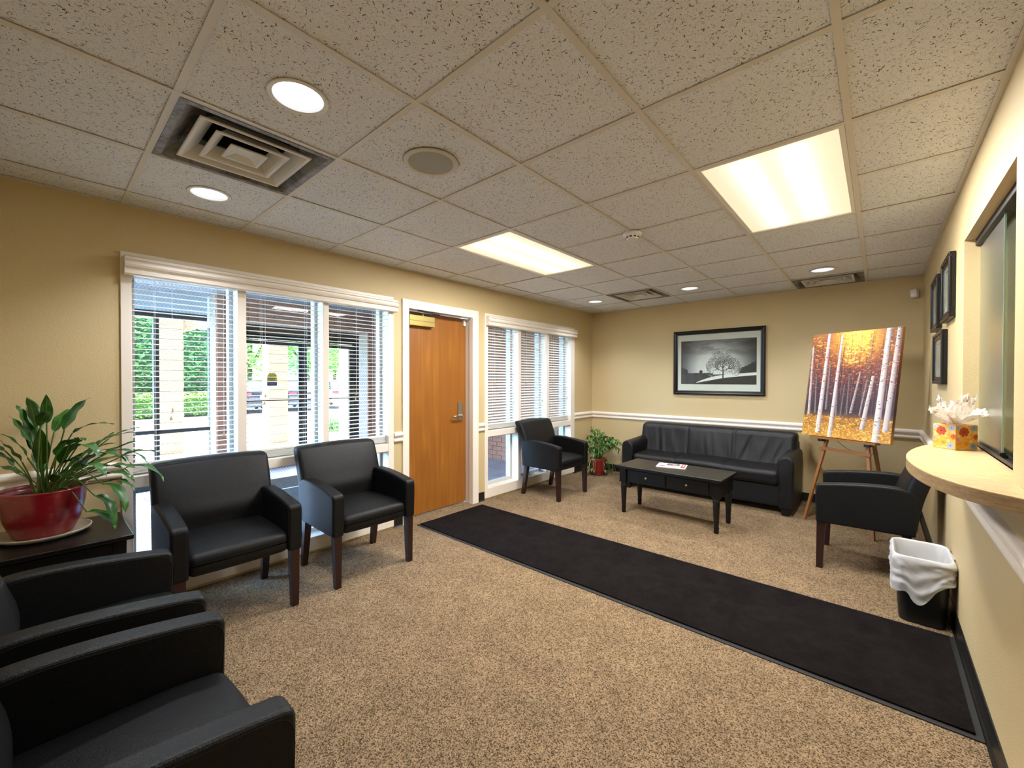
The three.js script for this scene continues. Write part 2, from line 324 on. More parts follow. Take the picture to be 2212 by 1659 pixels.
// square air diffusers
{
  const dustShadeN = [noiseField(6), noiseField(22), noiseField(60)];
  const dustShadeTex = dataTex(256, 256, (u, v) => { const n = dustShadeN[0](u, v) * 0.5 + dustShadeN[1](u, v) * 0.35 + dustShadeN[2](u, v) * 0.25; return mix([132, 129, 123], [70, 68, 64], sm(0.4, 0.95, n)); });  // dust smudges, with the shade of the recess darkened into the grey
  const pan = std(0xffffff, 0.5, { map: tiled(dustShadeTex, 1.8), side: THREE.DoubleSide }), blade = std(0xd2cfc8, 0.45, { side: THREE.DoubleSide }), black = std(0x0b0b0b, 0.9);
  const sq = (pts) => { const g = new THREE.LatheGeometry(pts.map(([r, y]) => new THREE.Vector2(r * Math.SQRT2, y)), 4); g.rotateY(Math.PI / 4); const f = g.toNonIndexed(); f.deleteAttribute('normal'); f.computeVertexNormals(); return metreUV(f); };
  const labels = ['dusty square air diffuser between the two near downlights', 'square air diffuser over the far left corner by the sofa', 'square air diffuser against the back wall above the easel'];
  DIFFUSERS.forEach(([i, j], n) => {
    const z0 = edgesZ[j] + (j ? 0 : 0.012), z1 = edgesZ[j + 1], t = thing('air_diffuser', labels[n], 'vent', [cellX[i], H, (z0 + z1) / 2], 0, 'ceiling air diffusers');
    const k = (z1 - z0 - 0.026) / 2 / 0.2918;
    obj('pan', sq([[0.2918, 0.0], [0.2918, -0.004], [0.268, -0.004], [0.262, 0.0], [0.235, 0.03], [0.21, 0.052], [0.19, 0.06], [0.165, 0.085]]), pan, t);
    obj('plenum', sq([[0.17, 0.085], [0.17, 0.16], [0, 0.16]]), black, t);
    for (const [a, b, y] of [[0.212, 0.15, 0.052], [0.142, 0.095, 0.045]]) obj('louver', sq([[a, -0.006], [a + 0.004, -0.004], [a + 0.004, 0.0], [a - 0.012, 0.006], [b, y], [b - 0.004, y - 0.002], [a - 0.02, 0.002], [a - 0.011, -0.005], [a, -0.006]]), blade, t);
    obj('center_plate', sq([[0.072, -0.006], [0.076, -0.003], [0.07, 0.004], [0.03, 0.02], [0.0, 0.02]]), blade, t);
    const lip = sq([[0.072, -0.006], [0.064, -0.005], [0.03, 0.012], [0, 0.012]]); obj('center_face', lip, blade, t);
    t.scale.z = k;
  });
}
{
  const t = thing('ceiling_speaker', 'round grey grille speaker flush in ceiling tile', 'speaker', [cellX[3], H, (edgesZ[7] + edgesZ[8]) / 2]);
  obj('trim_ring', lathe([[0.105, -0.002], [0.108, -0.006], [0.128, -0.005], [0.132, 0.001], [0.105, 0.001]], 48), std(0xc9c3b8, 0.5), t);
  obj('grille', lathe([[0.106, -0.002], [0.09, -0.004], [0.0001, -0.005]], 48), std(0xa09d92, 0.7), t);
}
{
  const t = thing('smoke_detector', 'round white smoke detector on ceiling grid near middle', 'detector', [2.0734, H, 2.985]);
  obj('base', lathe([[0.001, 0], [0.063, 0], [0.065, -0.006], [0.062, -0.02], [0.05, -0.026], [0.001, -0.026]], 40), M.plastic, t);
  const sl = obj('sensor_head', lathe([[0.048, -0.024], [0.046, -0.036], [0.04, -0.044], [0.03, -0.048], [0.001, -0.048]], 40), M.plastic, t);
  for (let i = 0; i < 10; i++) { const g = box(-0.009, 0.009, -0.04, -0.031, 0.0432, 0.0475); g.rotateY(i * Math.PI / 5 + 0.2); obj('slot', g, M.dark, sl); }
}

// ------------------------------------------------------------------ windows in the left wall, door, blinds
const GLASS_X = -0.13;
function windowUnit(name, z0, z1, bays) { // bays: [z0, z1] of the openings, trim in front of the wall
  const w = structure(name), T = 0.014, y0 = 0.02, y1 = 2.15;
  const bz = bays.map((b) => b);
  obj('head_casing', rbox(-0.002, T, 2.085, y1, z0, z1, 0.003), M.trim, w);
  obj('bottom_rail', rbox(-0.002, T, y0, 0.13, z0, z1, 0.003), M.trim, w);
  const cuts = [z0, ...bz.slice().sort((a, b) => a[0] - b[0]).flat(), z1];
  for (let i = 0; i < cuts.length; i += 2) obj('casing', rbox(-0.002, T, 0.13, 2.085, cuts[i], cuts[i + 1], 0.003), M.trim, w);
  for (const [a, b] of bz) {
    obj('transom', rbox(-0.11, T - 0.003, 0.725, 0.795, a, b, 0.003), M.trim, w);
    for (const [p, q] of [[a - 0.02, a], [b, b + 0.02]]) obj('jamb', rbox(-0.1, 0, 0.12, 2.1, p, q, 0.002), M.trim, w);
    obj('sill', rbox(-0.1, 0.006, 0.1, 0.13, a, b, 0.002), M.trim, w);
    // vinyl sash frames with the wired panes
    for (const [ya, yb] of [[0.13, 0.735], [0.79, 2.09]]) {
      const f = 0.035;
      const s = obj('sash', [box(-0.16, -0.1, ya, ya + f, a - 0.01, b + 0.01), box(-0.16, -0.1, yb - f, yb, a - 0.01, b + 0.01), box(-0.16, -0.1, ya + f, yb - f, a - 0.01, a + f - 0.01), box(-0.16, -0.1, ya + f, yb - f, b - f + 0.01, b + 0.01)], M.vinyl, w);
      const g = new THREE.PlaneGeometry(b - a - 0.05, yb - ya - 2 * f); g.rotateY(Math.PI / 2); g.translate(GLASS_X, (ya + yb) / 2, (a + b) / 2);
      obj('pane', g, M.glass, s);
      // diamond wire in the glass
      const za = a + 0.025, zb = b - 0.025, yc = ya + f, yd = yb - f, wires = [], P = 0.026;
      for (const sgn of [1, -1]) for (let c = -3; c < 3; c += P) { // lines y = yc + sgn * slope * (z - za) + c
        const k = 1.25 * sgn; let t0 = za, t1 = zb; const yAt = (z) => yc + c + k * (z - za);
        const zs = [(yc - yc - c) / k + za, (yd - yc - c) / k + za].sort((m, n) => m - n); t0 = Math.max(t0, zs[0]); t1 = Math.min(t1, zs[1]);
        if (t1 - t0 > 0.004) wires.push(bar([GLASS_X, yAt(t0), t0], [GLASS_X, yAt(t1), t1], 0.0009));
      }
      const wm = obj('wire_mesh', wires, M.dark, s); wm.userData = { kind: 'stuff' };
    }
    obj('back_jamb', [box(-0.2, -0.1, 0.1, 2.12, a - 0.045, a - 0.005), box(-0.2, -0.1, 0.1, 2.12, b + 0.005, b + 0.045)], M.vinyl, w);
    obj('back_head', [box(-0.2, -0.1, 2.08, 2.14, a - 0.045, b + 0.045), box(-0.2, -0.1, 0.03, 0.13, a - 0.045, b + 0.045), box(-0.16, -0.1, 0.73, 0.795, a - 0.045, b + 0.045)], M.vinyl, w);
  }
  return w;
}
const BAYS1 = [[4.85, 5.402], [4.25, 4.797], [3.652, 4.203]], BAYS2 = [[1.815, 2.352], [1.222, 1.762], [0.63, 1.17]];
windowUnit('window_1', 3.597, 5.452, BAYS1);
windowUnit('window_2', 0.53, 2.402, BAYS2);
// valances: a stepped crown along each window head
function valance(z0, z1, label) {
  const t = thing('blind_valance', label, 'valance', [0.014, 0, 0]);
  const p = [[0, 2.008], [0.05, 2.008], [0.056, 2.014], [0.056, 2.034], [0.047, 2.04], [0.047, 2.048], [0.064, 2.054], [0.07, 2.066], [0.064, 2.08], [0.046, 2.084], [0.046, 2.092], [0.058, 2.098], [0.058, 2.112], [0.046, 2.118], [0, 2.118]];
  const front = run(p, [0, z0], [0, z1], [1, 0]); obj('crown', front, M.trim, t);
}
valance(3.585, 5.438, 'white moulded blind valance over the window left of the door');
valance(0.545, 2.392, 'white moulded blind valance over the window right of the door');
const slatG = {};
function blind(a, b, label, tilt, group, cords) {
  const w = b - a - 0.012, cz = (a + b) / 2, t = thing('window_blind', label, 'blind', [-0.045, 0, cz], 0, group);
  const key = w.toFixed(3);
  slatG[key] ??= (() => { const g = new THREE.BoxGeometry(0.038, 0.0022, w, 4, 1, 1), p = g.attributes.position; for (let i = 0; i < p.count; i++) p.setY(i, p.getY(i) + 0.0028 * (1 - (p.getX(i) / 0.019) ** 2)); g.computeVertexNormals(); return metreUV(toCreasedNormals(g, 0.5)); })();
  const top = 2.045, P = 0.0338; let n = 0;
  obj('head_rail', rbox(-0.022, 0.022, 2.055, 2.08, -w / 2, w / 2, 0.002), M.blind, t);
  for (let y = top; y > 0.885; y -= P) { const s = obj('slat', slatG[key], M.blind, t); s.position.y = y; s.rotation.z = -tilt; n++; }
  obj('bottom_rail', rbox(-0.02, 0.02, 0.855, 0.873, -w / 2, w / 2, 0.004), M.blind, t);
  for (let k = 0; k < 6; k++) { const s = obj('slat', slatG[key], M.blind, t); s.position.y = 0.848 - k * 0.0075; }
  for (const u of [-0.3, 0.3]) { const g = []; for (const x of [-0.0195, 0.0195]) g.push(box(x - 0.0006, x + 0.0006, 0.86, 2.06, u * w - 0.0006, u * w + 0.0006)); g.forEach((x) => obj('ladder_string', x, M.blind, t)); }
  for (const [z, yb, n2] of cords) {
    const c = obj('pull_cord', [box(0.0225, 0.0238, yb, 2.06, z - 0.0007, z + 0.0007)], M.blind, t);
    for (let k = 0; k < n2; k++) obj('tassel', at(lathe([[0.001, 0.026], [0.004, 0.024], [0.005, 0.012], [0.009, 0.002], [0.0085, 0], [0.001, 0]], 12), 0.0235, yb - 0.026 - k * 0.05, z + k * 0.008), std(0xb7a077, 0.5), c);
  }
}
const G1 = 'blinds of the window left of the door', G2 = 'blinds of the window right of the door';
blind(...BAYS1[0], 'open white slat blind above the wide view of hedge, next to the peace lily', 0.02, G1, [[0.08, 1.2, 2], [-0.2, 1.02, 1]]);
blind(...BAYS1[1], 'open white slat blind in the middle bay of the window left of the door', 0.03, G1, [[0.14, 1.28, 2], [-0.22, 0.98, 1]]);
blind(...BAYS1[2], 'open white slat blind in the bay closest to the wooden door, left side', 0.05, G1, [[0.02, 1.28, 2], [-0.2, 1.0, 1]]);
blind(...BAYS2[0], 'half tilted white slat blind in the bay beside the door frame, right side', 0.42, G2, [[0.12, 1.36, 1], [-0.22, 1.12, 1]]);
blind(...BAYS2[1], 'half tilted white slat blind in the middle bay of the far window', 0.42, G2, [[0.12, 1.36, 1], [-0.22, 1.12, 1]]);
blind(...BAYS2[2], 'half tilted white slat blind in the bay closest to the room corner', 0.42, G2, [[0.12, 1.36, 1], [-0.22, 1.14, 1]]);

// door: slab in a white steel frame
{
  const d = structure('door_1'), z0 = 2.59, z1 = 3.43, X = -0.12;
  for (const [a, b] of [[z0 - 0.085, z0], [z1, z1 + 0.07]]) {
    obj('frame_face', rbox(-0.002, 0.016, 0, 2.155, a, b, 0.003), M.trim, d);
    obj('frame_jamb', a < z0 ? [box(-0.2, 0, 0, 2.1, a + 0.04, z0 - 0.012), box(-0.045, 0.014, 0, 2.1, z0 - 0.014, z0 + 0.002)] : [box(-0.2, 0, 0, 2.1, z1 + 0.012, b - 0.03), box(-0.045, 0.014, 0, 2.1, z1 - 0.002, z1 + 0.014)], M.trim, d);
  }
  obj('frame_head', [rbox(-0.002, 0.016, 2.075, 2.155, z0, z1, 0.003), box(-0.2, 0, 2.087, 2.12, z0 - 0.02, z1 + 0.02), box(-0.045, 0.014, 2.072, 2.088, z0, z1)], M.trim, d);
  const g = rbox(X - 0.045, X, 0.012, 2.07, z0 - 0.01, z1 + 0.02, 0.002);
  const uv = g.attributes.uv, p = g.attributes.position; for (let i = 0; i < uv.count; i++) uv.setXY(i, (p.getZ(i) - z0) / 0.92, p.getY(i) / 2.1);
  const slab = obj('door_slab', g, M.door, d);
  // closer: brass cover, arm to the head
  const c = new THREE.Group(); c.name = 'door_closer'; d.add(c);
  obj('closer_cover', rbox(X, X + 0.06, 1.925, 2.03, 3.06, 3.37, 0.004), M.brass, c);
  obj('closer_seam', box(X + 0.0595, X + 0.0608, 1.974, 1.977, 3.06, 3.37), M.dark, c);
  obj('closer_arm', [bar([X + 0.04, 2.04, 3.2], [X + 0.09, 2.052, 3.02], 0.02, 0.008), bar([X + 0.09, 2.056, 3.02], [-0.02, 2.066, 3.3], 0.02, 0.008), box(X + 0.03, X + 0.05, 2.03, 2.045, 3.19, 3.21)], M.dark, c);
  obj('arm_joint', at(new THREE.CylinderGeometry(0.012, 0.012, 0.03, 16), X + 0.04, 2.045, 3.2), M.brass, c);
  obj('door_sensor', rbox(X, X + 0.022, 1.99, 2.055, z0 + 0.005, z0 + 0.035, 0.003), M.plastic, d);
  const l = new THREE.Group(); l.name = 'lever_lock'; d.add(l);
  obj('lock_plate', rbox(X, X + 0.014, 0.93, 1.14, 2.635, 2.7, 0.004), M.chrome, l);
  const kx = X + 0.045; // lever: spindle and handle
  const sp = new THREE.CylinderGeometry(0.014, 0.014, 0.05, 20); sp.rotateZ(Math.PI / 2); sp.translate(X + 0.03, 0.985, 2.668);
  obj('spindle', sp, M.chrome, l);
  obj('lever', tube([[kx, 0.985, 2.655], [kx + 0.008, 0.985, 2.69], [kx + 0.01, 0.986, 2.74], [kx + 0.006, 0.984, 2.785], [kx - 0.01, 0.98, 2.8]], 0.0085, 20, 10), M.chrome, l);
}

// ------------------------------------------------------------------ reception window, counter, room behind
{
  const gx = 3.795, wdw = structure('window_3');
  obj('track', [box(gx - 0.03, gx + 0.035, OP.y0, OP.y0 + 0.006, OP.z0, OP.z1), box(gx - 0.03, gx - 0.026, OP.y0, OP.y0 + 0.02, OP.z0, OP.z1), box(gx, gx + 0.004, OP.y0, OP.y0 + 0.02, OP.z0, OP.z1), box(gx + 0.031, gx + 0.035, OP.y0, OP.y0 + 0.02, OP.z0, OP.z1)], M.dark, wdw);
  obj('head_track', [box(gx - 0.03, gx + 0.035, OP.y1 - 0.035, OP.y1, OP.z0, OP.z1)], M.dark, wdw);
  for (const [x, a, b] of [[gx - 0.013, OP.z0 + 0.004, 3.13], [gx + 0.018, OP.z0 + 0.004, 3.17]]) {
    const g = new THREE.PlaneGeometry(b - a, OP.y1 - OP.y0 - 0.04); g.rotateY(Math.PI / 2); g.translate(x, (OP.y0 + OP.y1) / 2 - 0.01, (a + b) / 2);
    const pane = obj('pane', g, M.greenGlass, wdw);
    obj('pane_edge', box(x - 0.003, x + 0.003, OP.y0 + 0.008, OP.y1 - 0.036, b, b + 0.005), M.glassEdge, pane);
    obj('edge_shoe', box(x - 0.008, x + 0.008, OP.y0 + 0.006, OP.y0 + 0.03, b - 0.02, b + 0.008), M.dark, pane);
  }
  obj('sill', box(W - 0.001, 4.1, OP.y0 - 0.045, OP.y0, OP.z0, OP.z1), M.laminate, wdw);
  // counter: a bowed shelf in front of the opening
  const t = thing('counter', 'bowed beige laminate counter under the reception window', 'counter', [0, 0, 0]);
  const s = new THREE.Shape(); s.moveTo(W - 0.001, -2.5);
  s.bezierCurveTo(3.66, -2.56, 3.5, -2.86, 3.484, -3.3); s.bezierCurveTo(3.482, -3.6, 3.55, -3.84, 3.657, -3.93); s.lineTo(W - 0.001, -3.99); s.lineTo(W - 0.001, -2.5);
  const top = extrude(s, 0.003, 0, 1, 24); top.rotateX(-Math.PI / 2); top.translate(0, OP.y0 - 0.003, 0); obj('counter_top', metreUV(top), M.laminate, t);
  const edge = extrude(s, 0.042, 0, 1, 24); edge.rotateX(-Math.PI / 2); edge.translate(0, OP.y0 - 0.045, 0); obj('counter_edge', metreUV(toCreasedNormals(edge, 0.4)), std(0xc9c2b8, 0.5, { map: tiled(laminateTex, 3) }), t);
  // the room behind
  const r = structure('wall_reception');
  obj('far_wall', box(6.4, 6.5, -0.1, 2.9, 1.2, 6.2), std(0xcdb384, 0.7), r);
  obj('end_wall', [box(W + 0.15, 6.5, -0.1, 2.9, 1.1, 1.2)], std(0xc7a96f, 0.7), r);
  obj('near_wall', box(W + 0.15, 6.5, -0.1, 2.9, 6.1, 6.2), std(0xc7a96f, 0.7), r);
  const f = struct('floor', box(W + 0.1, 6.5, -0.1, 0, 1.2, 6.1), M.carpet);
  const c = struct('ceiling', box(W + 0.15, 6.5, 2.43, 2.5, 1.2, 6.1), M.grid);
  const l = thing('ceiling_light', 'warm ceiling panel inside the reception office', 'ceiling light', [4.9, 2.43, 3.6]);
  obj('lamp_lens', box(-0.3, 0.3, -0.012, -0.002, -0.6, 0.6), new THREE.MeshStandardMaterial({ color: 0xffffff, emissive: RECEPTION.color, emissiveIntensity: 1.1 }), l);
  obj('frame', [box(-0.32, -0.3, -0.014, 0, -0.62, 0.62), box(0.3, 0.32, -0.014, 0, -0.62, 0.62), box(-0.3, 0.3, -0.014, 0, -0.62, -0.6), box(-0.3, 0.3, -0.014, 0, 0.6, 0.62)], M.whiteMetal, l);
  const a = new THREE.RectAreaLight(RECEPTION.color, RECEPTION.intensity, 0.58, 1.18); a.position.set(0, -0.016, 0); a.rotation.x = -Math.PI / 2; a.name = 'reception_glow'; l.add(a);
}

// ------------------------------------------------------------------ upholstered armchairs
const armShape = (() => { const s = new THREE.Shape(); s.moveTo(-0.25, 0.35); s.lineTo(0.27, 0.342); s.quadraticCurveTo(0.284, 0.342, 0.284, 0.36); s.lineTo(0.287, 0.59); s.quadraticCurveTo(0.287, 0.622, 0.258, 0.626); s.bezierCurveTo(0.1, 0.652, -0.05, 0.668, -0.16, 0.664); s.quadraticCurveTo(-0.24, 0.66, -0.27, 0.6); s.lineTo(-0.25, 0.35); return s; })();
const chairG = (() => {
  const arm = extrude(armShape, 0.078, 0.014, 4, 16); arm.applyMatrix4(new THREE.Matrix4().makeBasis(V(0, 0, 1), V(0, 1, 0), V(-1, 0, 0))); arm.translate(0.039, 0, 0);
  const seams = [-1, 1].map((s) => tube([[s * 0.0388, 0.40, 0.274], [s * 0.0388, 0.585, 0.276], [s * 0.0385, 0.608, 0.255], [s * 0.0385, 0.632, 0.1], [s * 0.0385, 0.65, -0.1], [s * 0.0385, 0.642, -0.2]].map((p) => p), 0.0013, 40, 5));
  const seat = pad(0.495, 0.13, 0.49, 0.035, (v) => { const u = v.x / 0.2475, w = v.z / 0.245; if (v.y > 0) { v.y += 0.018 * (1 - u * u) * (1 - w * w * 0.8); v.y -= 0.012 * sm(0.4, 1, w) ; } v.z += 0.012 * sm(0.5, 1, w) * (1 - u * u); v.y += 0.41; v.z += 0.035; }, 14, 4);
  const back = pad(0.636, 0.515, 0.105, 0.03, (v) => {
    const u = v.x / 0.318, t = (v.y + 0.2575) / 0.515;
    if (v.z > 0) v.z += 0.02 * (1 - u * u * u * u) * Math.sin(Math.PI * clamp(t * 1.1 - 0.1, 0, 1)) + 0.012 * Math.exp(-(((t - 0.42) / 0.1) ** 2)) * (1 - u * u);
    v.y += 0.012 * (1 - u * u) * sm(0.7, 1, t);
    v.x *= 1 + 0.0 * t; v.y += 0.62; v.z += -0.205 - 0.115 * t * t - 0.02 * t;
  }, 16, 4);
  const skirt = rbox(-0.25, 0.25, 0.342, 0.37, -0.22, 0.2, 0.006);
  return { arm, seams, seat, back, skirt, front: taperedLeg(0, 0, 0.262, 0.038, 0, 0.36, 0.252, 0.052), rear: taperedLeg(0, 0, -0.262, 0.038, 0, 0.38, -0.2, 0.05), backSeam: [-1, 1].map((s) => tube([[s * 0.306, 0.6, -0.2], [s * 0.307, 0.72, -0.232], [s * 0.303, 0.84, -0.285]], 0.0012, 16, 5)) };
})();
function armchair(label, x, z, turn) {
  const t = thing('armchair', label, 'chair', [x, 0, z], turn, 'black leather armchairs');
  obj('seat', chairG.seat, M.leather, t); obj('seat_rail', chairG.skirt, M.leather, t);
  const b = obj('backrest', chairG.back, M.leather, t); chairG.backSeam.forEach((g) => obj('seam', g, M.seam, b));
  for (const s of [-1, 1]) { const a = obj('armrest', chairG.arm, M.leather, t); a.position.x = s * 0.281; chairG.seams.forEach((g) => obj('seam', g, M.seam, a)); }
  for (const s of [-1, 1]) { obj('leg', chairG.front, M.cherry, t).position.x = s * 0.281; obj('leg', chairG.rear, M.cherry, t).position.x = s * 0.281; }
  return t;
}
armchair('black leather armchair in front of the left window, next to the potted peace lily', 0.44, 5.025, Math.PI / 2);
armchair('black leather armchair in front of the left window, right next to the wooden door', 0.44, 4.192, Math.PI / 2);
armchair('black leather armchair under the far window beside the corner plant', 0.41, 1.595, Math.PI / 2);
armchair('black leather armchair facing left, beside the trash can under the reception counter', 3.335, 1.675, -Math.PI / 2);
armchair('closest black leather armchair, seen from above, its arms cut by the photo edge', 2.057, 5.668, Math.PI);
armchair('black leather armchair between the closest armchair and the plant table', 1.293, 5.672, Math.PI);

// ------------------------------------------------------------------ sofa
{
  const L = 1.86, t = thing('sofa', 'long black leather three seat sofa under the tree picture', 'sofa', [1.83, 0, 0.42]);
  // local: x along, z from -0.34 (wall) to 0.38
  const wr = noiseField(40, 6), wr2 = noiseField(14, 4);
  obj('base', pad(L - 0.24, 0.23, 0.62, 0.02, (v) => { v.y += 0.185; v.z += -0.01; }, 8, 3), M.sofaLeather, t);
  const cw = (L - 0.24) / 3, groove = (x) => Math.exp(-(((Math.abs(x) - cw / 2) / 0.012) ** 2));
  const wide = (g, ends) => g; // seams of the three seats are pressed grooves
  obj('seat_cushion', pad(L - 0.25, 0.15, 0.6, 0.045, (v) => { const w = v.z / 0.3, u = Math.cos((v.x / cw) * Math.PI); if (v.y > 0) v.y += 0.008 + 0.008 * u + 0.01 * (1 - w * w) - 0.012 * groove(v.x); v.z += (0.006 * u - 0.006 * groove(v.x)) * (w > 0 ? 1 : 0); v.y += 0.365; v.z += 0.045; }, 90, 5), M.sofaLeather, t);
  obj('backrest', pad(L - 0.07, 0.45, 0.22, 0.065, (v) => {
    const q = (v.y + 0.225) / 0.45, u = Math.cos((v.x / cw) * Math.PI), i = Math.round(v.x / cw) + 1;
    const e = sm(0.5, 0.42, Math.abs(v.x / cw - Math.round(v.x / cw))), f = Math.sin(Math.PI * clamp((q - 0.05) / 0.95, 0, 1)) * e;
    if (v.z > 0) {
      v.z += 0.012 * u * Math.sin(Math.PI * clamp(q, 0, 1)) - 0.016 * groove(v.x) * sm(1.02, 0.9, q);
      const k = v.x / cw + 0.5;
      v.z += f * (0.02 * (wr(k * 0.33 + (q - 0.6) * (i === 2 ? -0.1 : 0.03), q * 0.16 + i * 0.3) - 0.5) + 0.012 * (wr2(k * 0.5, q * 0.5) - 0.5));
    }
    v.y += -0.006 * groove(v.x) * sm(0.8, 1, q) + 0.585; v.z += -0.205 - 0.1 * (q - 0.3);
  }, 110, 5), M.sofaLeather, t);
  obj('back_panel', pad(L - 0.06, 0.6, 0.08, 0.02, (v) => { v.y += 0.4; v.z += -0.3; }, 6, 3), M.sofaLeather, t);
  for (const s of [-1, 1]) {
    // arm: a rounded front panel run back, leaning outward at the top
    const sh = new THREE.Shape(); sh.moveTo(-0.062, 0.07); sh.lineTo(0.066, 0.07); sh.lineTo(0.07, 0.52); sh.quadraticCurveTo(0.072, 0.6, 0.0, 0.606); sh.quadraticCurveTo(-0.075, 0.6, -0.08, 0.52); sh.lineTo(-0.062, 0.3); sh.lineTo(-0.062, 0.07);
    const g = extrude(sh, 0.66, 0.02, 4, 14); if (s < 0) { g.scale(-1, 1, 1); g.index ?? 0; const p = g.attributes.position, n = g.attributes.normal; for (const a of [p, n]) for (let i = 0; i < a.count; i += 3) for (let c = 0; c < 3; c++) { const q = a.array[i * 3 + c]; a.array[i * 3 + c] = a.array[(i + 2) * 3 + c]; a.array[(i + 2) * 3 + c] = q; } }
    const p = g.attributes.position; for (let i = 0; i < p.count; i++) { const w = p.getZ(i) / 0.66; p.setY(i, p.getY(i) + (p.getY(i) > 0.4 ? 0.03 * (1 - w) * (1 - w) : 0)); }
    g.translate(s * (L / 2 - 0.065), 0, -0.3);
    const a = obj('armrest', metreUV(toCreasedNormals(g, 0.7)), M.sofaLeather, t);
    obj('seam', tube([[s * (L / 2 - 0.122), 0.1, 0.361], [s * (L / 2 - 0.13), 0.3, 0.361], [s * (L / 2 - 0.13), 0.5, 0.361], [s * (L / 2 - 0.065), 0.588, 0.361], [s * (L / 2 - 0.01), 0.52, 0.361], [s * (L / 2 - 0.012), 0.1, 0.361]], 0.0022, 40, 5), M.seam, a);
  }
  for (const x of [-0.86, 0.86]) for (const z of [-0.28, 0.31]) obj('foot', rbox(x - 0.035, x + 0.035, 0, 0.075, z - 0.035, z + 0.035, 0.004), M.blackWood, t);
}

// ------------------------------------------------------------------ coffee table with magazine
{
  const t = thing('coffee_table', 'black wooden coffee table with two drawers in front of the sofa', 'table', [1.852, 0, 1.546], -0.022);
  obj('table_top', rbox(-0.515, 0.515, 0.472, 0.497, -0.25, 0.25, 0.006, 3), M.blackWood, t);
  obj('top_moulding', rbox(-0.5, 0.5, 0.462, 0.473, -0.235, 0.235, 0.004), M.blackWood, t);
  obj('apron', [box(-0.46, 0.46, 0.325, 0.462, -0.2, 0.195), box(-0.485, 0.485, 0.325, 0.462, -0.19, 0.19)], M.blackWood, t);
  for (const s of [-1, 1]) {
    const d = obj('drawer', rbox(s * 0.2 - 0.192, s * 0.2 + 0.192, 0.34, 0.452, 0.19, 0.207, 0.003), M.blackWood, t);
    const k = lathe([[0.001, 0.024], [0.008, 0.023], [0.0125, 0.017], [0.0115, 0.011], [0.005, 0.007], [0.006, 0]], 18); k.rotateX(Math.PI / 2); k.translate(s * 0.2, 0.396, 0.207); obj('knob', k, M.oldBrass, d);
  }
  const leg = lathe([[0.001, 0], [0.019, 0], [0.021, 0.01], [0.021, 0.04], [0.024, 0.045], [0.025, 0.055], [0.02, 0.062], [0.023, 0.1], [0.03, 0.26], [0.031, 0.275], [0.026, 0.28], [0.033, 0.288], [0.033, 0.298], [0.026, 0.304], [0.03, 0.312], [0.03, 0.325]], 20);
  for (const [x, z] of [[-0.455, -0.185], [-0.455, 0.185], [0.455, -0.185], [0.455, 0.185]]) {
    const l = obj('leg', leg, M.blackWood, t); l.position.set(x, 0, z);
    obj('leg_block', rbox(-0.035, 0.035, 0.32, 0.462, -0.03, 0.03, 0.003), M.blackWood, l);
  }
  const cover = canvasTex(256, 340, (c, w, h) => {
    c.fillStyle = '#efece6'; c.fillRect(0, 0, w, h); c.fillStyle = '#b4413f'; c.fillRect(14, 14, w - 28, 46); c.fillStyle = '#f4e9dd'; c.font = 'bold 30px sans-serif'; c.fillRect(30, 28, 120, 16);
    c.fillStyle = '#4d4a55'; c.fillRect(14, 84, 120, 150); c.fillStyle = '#caa79c'; c.beginPath(); c.arc(70, 140, 34, 0, 7); c.fill(); c.fillStyle = '#7a5f74'; c.fillRect(40, 174, 70, 60);
    c.fillStyle = '#9a97a0'; for (let i = 0; i < 9; i++) c.fillRect(150, 90 + i * 16, rr(50, 92), 7); c.fillStyle = '#a56a8d'; c.fillRect(150, 246, 84, 60); c.fillStyle = '#d5d0cc'; c.fillRect(14, 250, 120, 8); c.fillRect(14, 268, 100, 8);
  });
  const mg = thing('magazine', 'white magazine with red banner on the coffee table', 'magazine', [1.80, 0.4972, 1.47], -1.35);
  obj('pages', rbox(-0.105, 0.105, 0, 0.007, -0.14, 0.14, 0.001), std(0xe9e5dc, 0.8), mg);
  const g = new THREE.PlaneGeometry(0.208, 0.278); g.rotateX(-Math.PI / 2); g.translate(0, 0.0076, 0); obj('cover', g, std(0xffffff, 0.35, { map: cover }), mg);
}

// ------------------------------------------------------------------ mat
{
  const t = thing('floor_mat', 'long dark brown runner mat from the door to the reception wall', 'mat', [1.905, 0, 2.972]);
  obj('rubber_border', rbox(-1.805, 1.805, 0.0005, 0.006, -0.435, 0.435, 0.003), M.rubber, t);
  const g = new THREE.BoxGeometry(3.56, 0.008, 0.82, 90, 1, 20), p = g.attributes.position, n = noiseField(24, 8);
  for (let i = 0; i < p.count; i++) if (p.getY(i) > 0) p.setY(i, p.getY(i) + 0.004 * n(p.getX(i) / 3.6 + 0.5, p.getZ(i) / 0.9 + 0.5));
  g.translate(0, 0.0075, 0); g.computeVertexNormals(); obj('pile', metreUV(g), M.mat, t);
}

